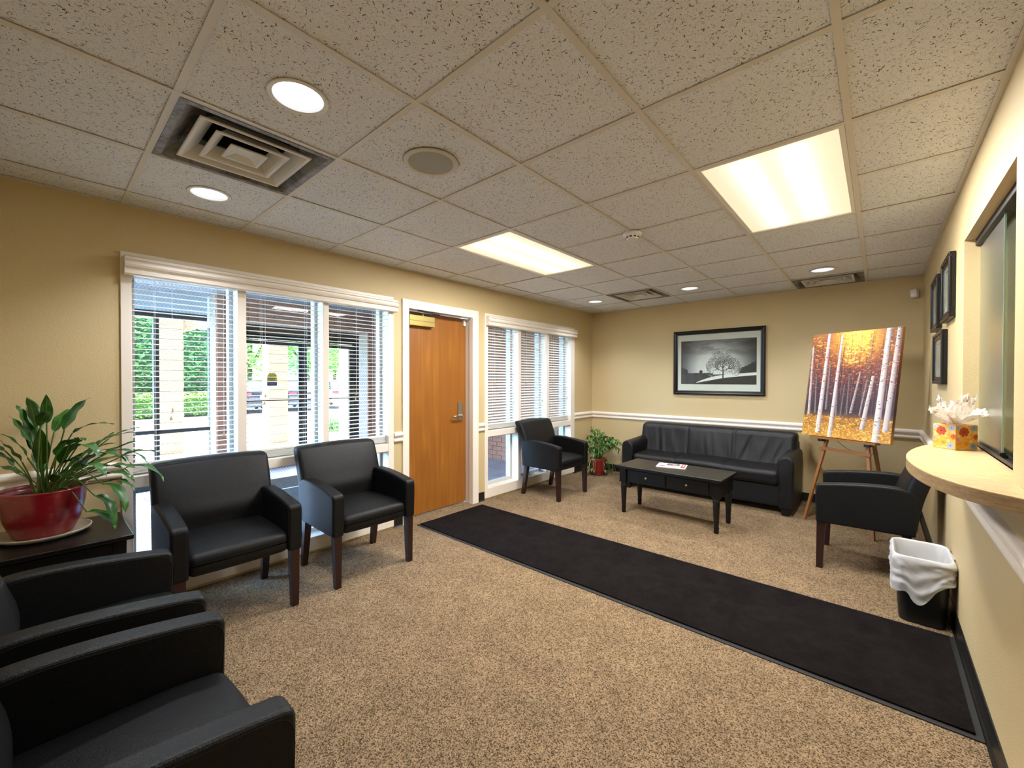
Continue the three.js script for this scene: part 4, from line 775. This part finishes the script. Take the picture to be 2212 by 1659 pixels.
// ------------------------------------------------------------------ corner plant on the floor
{
  const C = [0.3, 0.33], t = thing('potted_floor_plant', 'leafy houseplant in a red pot on the floor between armchair and sofa', 'plant', [C[0], 0, C[1]]);
  obj('saucer', lathe([[0.001, 0.0], [0.11, 0.0], [0.13, 0.012], [0.132, 0.022], [0.126, 0.022], [0.1, 0.006], [0.001, 0.006]], 40), std(0x5a2a1c, 0.6), t);
  obj('pot', lathe([[0.001, 0.007], [0.08, 0.007], [0.09, 0.02], [0.112, 0.19], [0.122, 0.195], [0.124, 0.24], [0.114, 0.242], [0.108, 0.22], [0.001, 0.21]], 48), phys(0x7d1a14, 0.4, { clearcoat: 0.3 }), t);
  obj('soil', lathe([[0.108, 0.215], [0.001, 0.222]], 24), M.soil, t);
  const lm = [std(0x2f5a20, 0.5, { side: THREE.DoubleSide }), std(0x47752c, 0.5, { side: THREE.DoubleSide }), std(0x628a3c, 0.55, { side: THREE.DoubleSide })];
  const pale = std(0x9aa05a, 0.6, { side: THREE.DoubleSide });
  obj('stake', new THREE.CylinderGeometry(0.004, 0.004, 0.5, 6).rotateZ(0.12).translate(-0.08, 0.45, 0.02), std(0x6b5030, 0.7), t);
  for (let k = 0; k < 24; k++) { // upright branches with small drooping leaflets
    const a = rr(0, 6.283), l = rr(0.16, 0.5), sp = rr(0.12, 0.44), ex = Math.cos(a) * sp * (Math.cos(a) > 0 ? 0.95 : 0.5), ez = Math.sin(a) * sp * (Math.sin(a) > 0 ? 0.8 : 0.5);
    const pts = [V(rr(-0.04, 0.04), 0.21, rr(-0.04, 0.04)), V(ex * 0.35, 0.21 + l * 0.5, ez * 0.35), V(ex * 0.75, 0.21 + l * 0.92, ez * 0.75), V(ex, 0.21 + l * 0.98 - sp * 0.12, ez)];
    const br = obj('branch', tube(pts, 0.0035, 14, 5), stemMat, t), cv = new THREE.CatmullRomCurve3(pts), leaves = [[], [], []];
    for (let i = 0; i < 20; i++) { const q = rr(0.35, 1), p = cv.getPoint(q), d = V(rr(-1, 1), rr(-0.5, 0.6), rr(-1, 1)).normalize(), b = leafBlade(p, d, null, rr(0.05, 0.085), rr(0.022, 0.034), rr(0.6, 2), 0.25, 0.001); const bb = new THREE.Box3().setFromBufferAttribute(b.g.attributes.position); if (bb.min.x + C[0] < 0.012 || bb.min.z + C[1] < 0.012) continue; leaves[Math.floor(rnd() * 3)].push(b.g); }
    leaves.forEach((g, i) => g.length && obj('foliage', g, lm[i], br));
  }
  for (let k = 0; k < 26; k++) { // pale trailing runners over the rim
    const a = rr(0, 6.283), r = rr(0.14, 0.27), c = Math.cos(a) * (Math.cos(a) < 0 ? 0.6 : 1), s = Math.sin(a) * (Math.sin(a) < 0 ? 0.6 : 1), low = rr(0.02, 0.14);
    obj('runner', tube([V(c * 0.09, 0.22, s * 0.09), V(c * 0.14, 0.25, s * 0.14), V(c * r * 0.9, 0.16, s * r * 0.9), V(c * r, low, s * r)], 0.003, 12, 5), rnd() < 0.5 ? pale : stemMat, t);
    if (k % 2) obj('leaf', leafBlade(V(c * r, low + 0.02, s * r), V(c, 0.4, s), null, 0.07, 0.03, 1.5, 0.2, 0.001).g, lm[k % 3], t);
  }
}

// ------------------------------------------------------------------ vestibule behind the windows
const VX = -3.4, VH = 2.5, GY = -0.12;
{
  const f = structure('vestibule_floor');
  obj('bed', box(-4.2, -TH, -0.12, -0.012, 0.3, D + 0.2), M.grout, f);
  const g = rbox(-0.1575, 0.1575, -0.012, 0, -0.1575, 0.1575, 0.002, 1), mats = [0, 1, 2, 3].map((i) => phys([0x9a9ea6, 0xa6aab2, 0xaeb2b8, 0xa0a5ae][i], 0.3)); let count = 0;
  for (let x = -0.32; x > -4.1; x -= 0.32) for (let z = 0.645; z < 6.2; z += 0.32) { const m = obj('tile', g, mats[Math.floor(rnd() * 4)], f); m.position.set(x, 0, z); count++; }
  const mat = thing('entrance_mat', 'dark ribbed entrance mat on the vestibule tiles', 'mat', [-2.1, 0, 3.45]);
  obj('pile', rbox(-0.78, 0.78, 0.0005, 0.012, -1.0, 1.0, 0.004), std(0x2c2f34, 0.95, { bumpMap: tiled(matBump, 6), bumpScale: 0.004 }), mat);
  for (const x of [-0.13, 0.74]) obj('edge_strip', box(x, x + 0.03, 0.001, 0.0135, -1.0, 1.0), std(0xb9bdc2, 0.4), mat);
  struct('vestibule_ceiling', box(-4.0, -TH, VH, 2.9, 0.2, D + 0.2), std(0x8c8d92, 0.8));
  { // unseen left end of the vestibule: glazing added to bring in daylight
    const w5 = structure('added_window_5'), F5 = (x0, x1, y0, y1) => obj('frame', rbox(x0, x1, y0, y1, D + 0.04, D + 0.14, 0.004), M.bronze, w5);
    F5(-4.0, -TH, 0, 0.08); F5(-4.0, -TH, 2.4, VH); for (const x of [-4.0, -2.75, -1.5, -TH - 0.06]) F5(x, x + 0.06, 0.08, 2.4);
    for (const [a, b] of [[-3.94, -2.75], [-2.69, -1.5], [-1.44, -TH - 0.06]]) { const g5 = new THREE.PlaneGeometry(b - a, 2.32); g5.translate((a + b) / 2, 1.24, D + 0.09); obj('pane', g5, M.glass, w5); }
    struct('added_eave', box(-4.0, 0.3, 2.9, 3.0, D + 0.2, D + 1.9), M.greyPaint);  // unseen overhang, added to keep direct sun off the vestibule tiles
    struct('side_walk', box(-4.2, 3.5, GY - 0.2, GY + 0.1, D + 0.24, D + 30), std(0xc4c1b8, 0.9));
  }
  // brick faces: piers either side of the doors, beam over them, end wall
  const bricks = (parent, o, u, n, w, h) => { // o origin, u along, n out of the wall
    const bw = 0.205, bh = 0.068, P = bw + 0.01, Q = bh + 0.01; const gs = new Map();
    for (let r = 0; r * Q + bh <= h + 0.01; r++) for (let s = (r % 2 ? -P / 2 : 0); s < w - 0.02; s += P) {
      const a = Math.max(s, 0), b = Math.min(s + bw, w); if (b - a < 0.03) continue; const key = (b - a).toFixed(3);
      if (!gs.has(key)) gs.set(key, metreUV(new THREE.BoxGeometry(b - a, bh, 0.03)));
      const m = obj('brick', gs.get(key), M.brick, parent); m.position.copy(o).addScaledVector(u, (a + b) / 2).addScaledVector(n, rr(-0.002, 0.003)); m.position.y += r * Q + bh / 2; m.rotation.y = Math.atan2(-u.z, u.x);
    }
  };
  const w = structure('wall_vestibule_brick');
  const px = -3.0, zA = [4.11, 4.27], zB = [1.9, 2.15];
  obj('mortar', [box(px - 0.3, px - 0.008, 0, VH, zA[0] + 0.005, zA[1] - 0.005), box(px - 0.3, px - 0.008, 0, VH, 0.45, zB[1] - 0.005), box(px - 0.3, px - 0.008, 2.17, VH, zB[1], zA[0])], M.mortar, w);
  bricks(w, V(px, 0, zA[1]), V(0, 0, -1), V(1, 0, 0), zA[1] - zA[0], VH - 0.02);
  bricks(w, V(px, 0, zB[1]), V(0, 0, -1), V(1, 0, 0), zB[1] - 0.5, VH - 0.02);
  bricks(w, V(px, 2.175, zA[0]), V(0, 0, -1), V(1, 0, 0), zA[0] - zB[1], 0.32);
  const e = structure('wall_vestibule_end');
  obj('mortar', box(-4.0, -TH, -0.1, VH, 0.3, 0.462), M.mortar, e);
  bricks(e, V(px, 0, 0.47), V(1, 0, 0), V(0, 0, 1), -TH - px, VH - 0.02);
  struct('soffit', [box(-3.9, px - 0.3, 2.1, VH, zB[1] - 0.3, zA[1])], M.greyPaint);
  // storefront at the left: bronze frames and glass, painted bulkhead over it
  struct('bulkhead', box(VX - 0.1, VX, 2.25, VH, zA[1], D), std(0x97989d, 0.8));
  const s = structure('window_4'), fr = (x0, x1, y0, y1, z0, z1) => obj('frame', rbox(x0, x1, y0, y1, z0, z1, 0.004), M.bronze, s);
  fr(VX - 0.1, VX, 2.17, 2.25, zA[1] - 0.12, D); fr(VX - 0.1, VX, 0, 0.07, zA[1] - 0.12, D); fr(VX - 0.1, VX, 0.7, 0.745, zA[1] - 0.12, D);
  for (const [a, b] of [[4.77, 4.825], [4.17, 4.25], [5.55, 5.6]]) fr(VX - 0.1, VX, 0.07, 2.17, a, b);
  for (const [a, b] of [[4.25, 4.77], [4.825, 5.55], [5.6, D]]) for (const [y0, y1] of [[0.07, 0.7], [0.745, 2.17]]) { const g2 = new THREE.PlaneGeometry(b - a, y1 - y0); g2.rotateY(Math.PI / 2); g2.translate(VX - 0.05, (y0 + y1) / 2, (a + b) / 2); obj('pane', g2, M.glass, s); }
  // pair of glazed entrance doors
  const DX = -3.8, d = structure('door_2'), fd = (y0, y1, z0, z1, nm = 'frame') => obj(nm, rbox(DX - 0.06, DX, y0, y1, z0, z1, 0.004), M.bronze, d);
  fd(2.02, 2.1, 1.68, 4.12); fd(0, 2.02, 1.78, 1.98); fd(0, 2.02, 3.98, 4.12); fd(0, 0.02, 1.98, 3.98);
  for (const [a, b] of [[1.99, 2.86], [2.87, 3.97]]) {
    const dd = new THREE.Group(); dd.name = 'door_leaf'; d.add(dd);
    obj('stile', [box(DX - 0.05, DX - 0.005, 0.03, 2.01, a, a + 0.06), box(DX - 0.05, DX - 0.005, 0.03, 2.01, b - 0.06, b), box(DX - 0.05, DX - 0.005, 1.94, 2.01, a + 0.06, b - 0.06), box(DX - 0.05, DX - 0.005, 0.03, 0.16, a + 0.06, b - 0.06)], M.bronze, dd);
    const g2 = new THREE.PlaneGeometry(b - a - 0.12, 1.78); g2.rotateY(Math.PI / 2); g2.translate(DX - 0.03, 1.05, (a + b) / 2); obj('pane', g2, M.glass, dd);
    obj('push_bar', bar([DX + 0.04, 1.065, a + 0.02], [DX + 0.04, 1.065, b - 0.02], 0.03, 0.03), M.dark, dd);
  }
  struct('wall_exterior', [box(-4.0, -3.85, -0.1, 2.9, -0.3, 1.68), box(-4.0, -3.3, 2.1, 2.9, 1.68, 4.12), box(-4.0, -3.5, 2.25, 2.9, 4.12, D + 0.2)], M.brick);
  // sticker on the door glass
  const st = thing('door_sticker', 'yellow and navy arched sticker on the entrance door glass', 'sticker', [DX - 0.026, 1.275, 3.33], Math.PI / 2);
  const sh = new THREE.Shape(); sh.moveTo(-0.072, 0); sh.lineTo(0.072, 0); sh.lineTo(0.072, 0.15); sh.absarc(0, 0.15, 0.072, 0, Math.PI, false); sh.lineTo(-0.072, 0);
  const sg = new THREE.ExtrudeGeometry(sh, { depth: 0.0015, bevelEnabled: false, curveSegments: 16 }); metreUV(sg);
  const su = sg.attributes.uv; for (let i = 0; i < su.count; i++) su.setXY(i, su.getX(i) / 0.144 + 0.5, su.getY(i) / 0.222);
  const stex = canvasTex(144, 222, (c, wd, h) => { c.fillStyle = '#c6b32c'; c.fillRect(0, 0, wd, h); c.fillStyle = '#22305e'; c.fillRect(0, h * 0.68, wd, h * 0.32); c.fillStyle = '#33331e'; c.fillRect(8, h * 0.3, wd - 16, h * 0.12); c.fillStyle = '#e8dc86'; c.fillRect(14, h * 0.345, wd - 28, 4); c.fillStyle = '#54501c'; c.fillRect(30, h * 0.5, wd - 60, 5); c.fillRect(24, h * 0.56, wd - 48, 5); c.fillStyle = '#9aa4c6'; c.fillRect(20, h * 0.78, wd - 40, 4); c.fillRect(34, h * 0.86, wd - 68, 4); });
  obj('print', sg, std(0xffffff, 0.5, { map: stex }), st);
}

// ------------------------------------------------------------------ outdoors
struct('pavement', box(-60, -3.85, GY - 0.2, GY, -60, 40), std(0xb4b2ac, 0.9));
struct('walkway', box(-9.2, -3.85, GY, GY + 0.08, -6, 9), std(0xcfcac0, 0.9));
struct('lawn', box(-60, -26, GY, GY + 0.06, -40, 0), std(0x6f9a3a, 1));
{ // porch columns of rough blocks, arched beam and roof
  const gs = [0, 1, 2, 3].map((k) => { const g = new THREE.BoxGeometry(0.4, 0.19, 0.4, 8, 4, 8), p = g.attributes.position, n = noiseField(12, 12); for (let i = 0; i < p.count; i++) { const x = p.getX(i), y = p.getY(i), z = p.getZ(i), e = Math.min(1, (0.095 - Math.abs(y)) / 0.02); const b = 1 + 0.06 * e * (n((x + z) * 1.5 + k * 0.3, y * 2 + (x - z)) - 0.2); p.setXYZ(i, x * b, y, z * b); } g.computeVertexNormals(); return metreUV(g); });
  [[4.105, 'cream stone porch column outside, in front of the hedge'], [2.19, 'cream stone porch column outside behind the arched door sticker'], [0.38, 'cream stone porch column outside, closest to the ornamental grass']].forEach(([z, label]) => {
    const t = thing('porch_column', label, 'column', [-7, GY + 0.08, z], 0, 'porch columns');
    for (let k = 0; k < 13; k++) { const b = obj('block', gs[Math.floor(rnd() * 4)], M.stone, t); b.position.y = 0.1 + k * 0.2; b.rotation.y = Math.floor(rnd() * 4) * Math.PI / 2; }
    obj('core', box(-0.19, 0.19, 0, 2.6, -0.19, 0.19), M.mortar, t);
  });
  const s = new THREE.Shape(); s.moveTo(-1.2, 3.6); s.lineTo(7.2, 3.6); s.lineTo(7.2, 2.56); s.lineTo(4.3, 2.56);
  for (const [a, b] of [[3.9, 2.4], [2.0, 0.58]]) { s.lineTo(a, 2.3); s.quadraticCurveTo((a + b) / 2, 2.72, b, 2.3); }
  s.lineTo(0.18, 2.56); s.lineTo(-1.2, 2.56);
  const g = extrude(s, 0.3); g.applyMatrix4(new THREE.Matrix4().makeBasis(V(0, 0, 1), V(0, 1, 0), V(-1, 0, 0))); g.translate(-6.85, 0, 0);
  struct('porch_beam', metreUV(g), M.stone);
  struct('porch_roof', [box(-7.6, -3.85, 3.6, 3.75, -1.6, 7.6)], std(0x9a4a40, 0.8));
}
// foliage: many small leaves round a core
const leafShape = (() => { const g = new THREE.BufferGeometry(); g.setAttribute('position', new THREE.Float32BufferAttribute([0, 0, 0, 0.35, 0.12, 0.5, 0, 0.0, 1, -0.35, 0.12, 0.5], 3)); g.setAttribute('uv', new THREE.Float32BufferAttribute([0.5, 0, 1, 0.5, 0.5, 1, 0, 0.5], 2)); g.setIndex([0, 1, 2, 0, 2, 3]); g.computeVertexNormals(); return g; })();
const outLeaf = phys(0xffffff, 0.7, { side: THREE.DoubleSide, transmission: 0.35, thickness: 0 });
function foliage(parent, n, where, size, cols) {
  const m = shade(new THREE.InstancedMesh(leafShape, outLeaf, n)), o = new THREE.Object3D(), c = new THREE.Color();
  for (let i = 0; i < n; i++) { where(o.position); o.rotation.set(rr(-0.9, 0.9), rr(0, 6.283), rr(-0.7, 0.7)); o.scale.setScalar(size * rr(0.6, 1.3)); o.updateMatrix(); m.setMatrixAt(i, o.matrix); c.set(cols[Math.floor(rnd() * cols.length)]); m.setColorAt(i, c); }
  m.name = 'foliage'; m.userData = { kind: 'stuff' }; parent.add(m);
}
const GREENS = ['#4f9a4c', '#66b45e', '#85c86c', '#4a8a56', '#a4d884'], LIME = ['#b0d85a', '#c8e66e', '#92c84c', '#dcf08a', '#7cb848'];
{
  const h = thing('tall_hedge', 'tall dense green hedge across the driveway', 'hedge', [-20.2, GY, 6]);
  obj('core', pad(2.0, 4.6, 11, 0.5, (v) => { v.y += 2.3; }, 6, 3), std(0x24482a, 1), h);
  foliage(h, 16000, (p) => p.set(rr(0.7, 1.35), rr(0.1, 4.9), rr(-5.7, 5.7)), 0.2, GREENS);
  const b = thing('low_hedge', 'low clipped lime green hedge along the driveway edge', 'hedge', [-17.8, GY, 6]);
  obj('core', pad(0.9, 0.72, 11, 0.2, (v) => { v.y += 0.4; }, 6, 3), std(0x3a5c24, 1), b);
  foliage(b, 9000, (p) => { const top = rnd() < 0.5; p.set(rr(-0.5, 0.55), top ? rr(0.7, 0.95) : rr(0.02, 0.8), rr(-5.6, 5.6)); if (!top) p.x = rr(0.35, 0.6); }, 0.1, LIME);
}
function tree(label, x, z, h, r, cols, n) {
  const t = thing('tree', label, 'tree', [x, GY, z], 0, 'trees beyond the parking lot');
  obj('trunk', tube([V(0, 0, 0), V(0.08, h * 0.25, 0.05), V(-0.05, h * 0.5, 0), V(0, h * 0.75, 0)], 0.14, 14, 8), std(0x4a3c30, 0.9), t);
  for (let k = 0; k < 5; k++) { const a = k * 1.3 + rr(0, 0.5); obj('branch', tube([V(0, h * 0.32, 0), V(Math.cos(a) * r * 0.35, h * 0.5, Math.sin(a) * r * 0.35), V(Math.cos(a) * r * 0.7, h * 0.66, Math.sin(a) * r * 0.7)], 0.06, 10, 6), std(0x4a3c30, 0.9), t); }
  foliage(t, n, (p) => { const a = rr(0, 6.283), u = rr(-1, 1), q = Math.cbrt(rr(0.25, 1)), c = Math.sqrt(1 - u * u); p.set(Math.cos(a) * c * q * r, h * 0.62 + u * q * h * 0.4, Math.sin(a) * c * q * r); }, 0.26, cols);
}
tree('bright green tree across the lot, right behind the parked black car', -23.5, -2.2, 6.8, 2.4, LIME, 5000);
tree('bright green tree behind the dark grey car, partly hidden by the door stile', -23.5, -5.4, 6.8, 2.6, [...LIME, ...GREENS], 6000);
tree('bright green tree seen through the bay nearest the wooden door', -27, -8.8, 7.5, 3.0, LIME, 5500);
tree('darker green tree far behind the parking lot', -30, -9.5, 9, 4.5, GREENS, 6500);
{ // ornamental grass
  const t = thing('ornamental_grass', 'fountain of long green ornamental grass blades by the porch', 'grass', [-8.3, GY + 0.02, 0.35]), g = [];
  for (let i = 0; i < 420; i++) { const a = rr(0, 6.283), l = rr(0.6, 1.0); g.push(leafBlade(V(Math.cos(a) * 0.1, 0, Math.sin(a) * 0.1), V(Math.cos(a) * rr(0.2, 0.7), 1, Math.sin(a) * rr(0.2, 0.7)), null, l, 0.022, rr(1, 2.4), 0.3, 0).g); }
  obj('blades', g, phys(0x5f9a3a, 0.7, { side: THREE.DoubleSide, transmission: 0.3, thickness: 0 }), t).userData = { kind: 'stuff' };
}
function car(label, x, z, paint) { // rear towards +x
  const t = thing('car', label, 'car', [x, GY, z], 0, 'cars parked across the lot'), body = phys(paint, 0.25, { clearcoat: 1, clearcoatRoughness: 0.1 }), gl = phys(0x1c262c, 0.08), Wd = 1.78;
  const side = new THREE.Shape(); side.moveTo(0.0, 0.32); side.lineTo(0.02, 0.62); side.quadraticCurveTo(0.0, 0.95, -0.12, 1.0); side.lineTo(-0.75, 1.03); side.lineTo(-3.0, 0.98); side.quadraticCurveTo(-4.3, 0.92, -4.5, 0.6); side.lineTo(-4.5, 0.3); side.lineTo(-4.0, 0.26); side.absarc(-3.65, 0.3, 0.36, 0, Math.PI, false); side.lineTo(-1.2, 0.24); side.absarc(-0.9, 0.3, 0.36, 0, Math.PI, false); side.lineTo(-0.3, 0.26); side.lineTo(0, 0.32);
  const sideOK = poly([[0, 0.34], [0.03, 0.6], [0.0, 0.86], [-0.1, 0.98], [-0.75, 1.02], [-3.0, 0.97], [-4.0, 0.9], [-4.45, 0.72], [-4.5, 0.34], [-4.02, 0.28], [-3.98, 0.5], [-3.8, 0.65], [-3.5, 0.65], [-3.3, 0.5], [-3.27, 0.26], [-1.27, 0.26], [-1.23, 0.5], [-1.05, 0.65], [-0.75, 0.65], [-0.55, 0.5], [-0.52, 0.28]]);
  const g = extrude(sideOK, Wd, 0.07, 3); g.translate(0, 0, -Wd / 2); obj('body', metreUV(toCreasedNormals(g, 0.6)), body, t);
  const cab = extrude(poly([[-0.12, 0.98], [-0.62, 1.4], [-1.1, 1.48], [-2.2, 1.47], [-3.05, 0.97]]), 1.5, 0.1, 3); const cp = cab.attributes.position; for (let i = 0; i < cp.count; i++) { const q = clamp((cp.getY(i) - 0.97) / 0.5, 0, 1); cp.setZ(i, (cp.getZ(i) - 0.75) * (1.06 - 0.2 * q)); } cab.computeVertexNormals(); obj('windows', metreUV(toCreasedNormals(cab, 0.6)), gl, t);
  obj('roof', pad(1.35, 0.05, 1.2, 0.02, (v) => { v.y += 1.48 - 0.02 * (v.x / 0.6) ** 2; v.x -= 1.65; }, 5, 2), body, t);
  const wheel = mergeGeometries([flat(new THREE.TorusGeometry(0.25, 0.08, 10, 24)), flat(new THREE.CylinderGeometry(0.2, 0.2, 0.1, 20).rotateX(Math.PI / 2))]);
  for (const wx of [-0.9, -3.63]) for (const s of [-1, 1]) { const w = obj('wheel', wheel, M.dark, t); w.position.set(wx, 0.33, s * 0.8); obj('hub', new THREE.CylinderGeometry(0.16, 0.16, 0.12, 12).rotateX(Math.PI / 2), std(0xb9bcc0, 0.3, { metalness: 0.8 }), w).position.z = s * 0.03; }
  for (const s of [-1, 1]) obj('tail_lamp', pad(0.06, 0.13, 0.34, 0.02, (v) => { v.x += 0.0; v.y += 0.86; v.z += s * 0.66; }, 3, 2), std(0xa01820, 0.25), t);
  obj('bumper', pad(0.12, 0.22, 1.76, 0.05, (v) => { v.x += 0.02; v.y += 0.42; }, 4, 3), body, t);
  obj('license_plate', rbox(0.03, 0.045, 0.66, 0.8, -0.17, 0.17, 0.003), std(0xd9dbe0, 0.5), t);
}
car('black parked car seen between the window trim and the stone column', -16.8, -0.75, 0x14161a);
car('dark grey parked car right of the black car', -17.2, -2.75, 0x2f353c);
car('white parked car right of the dark grey parked car', -17.6, -5.0, 0xd9dce2);
renderer.render(scene, camera);
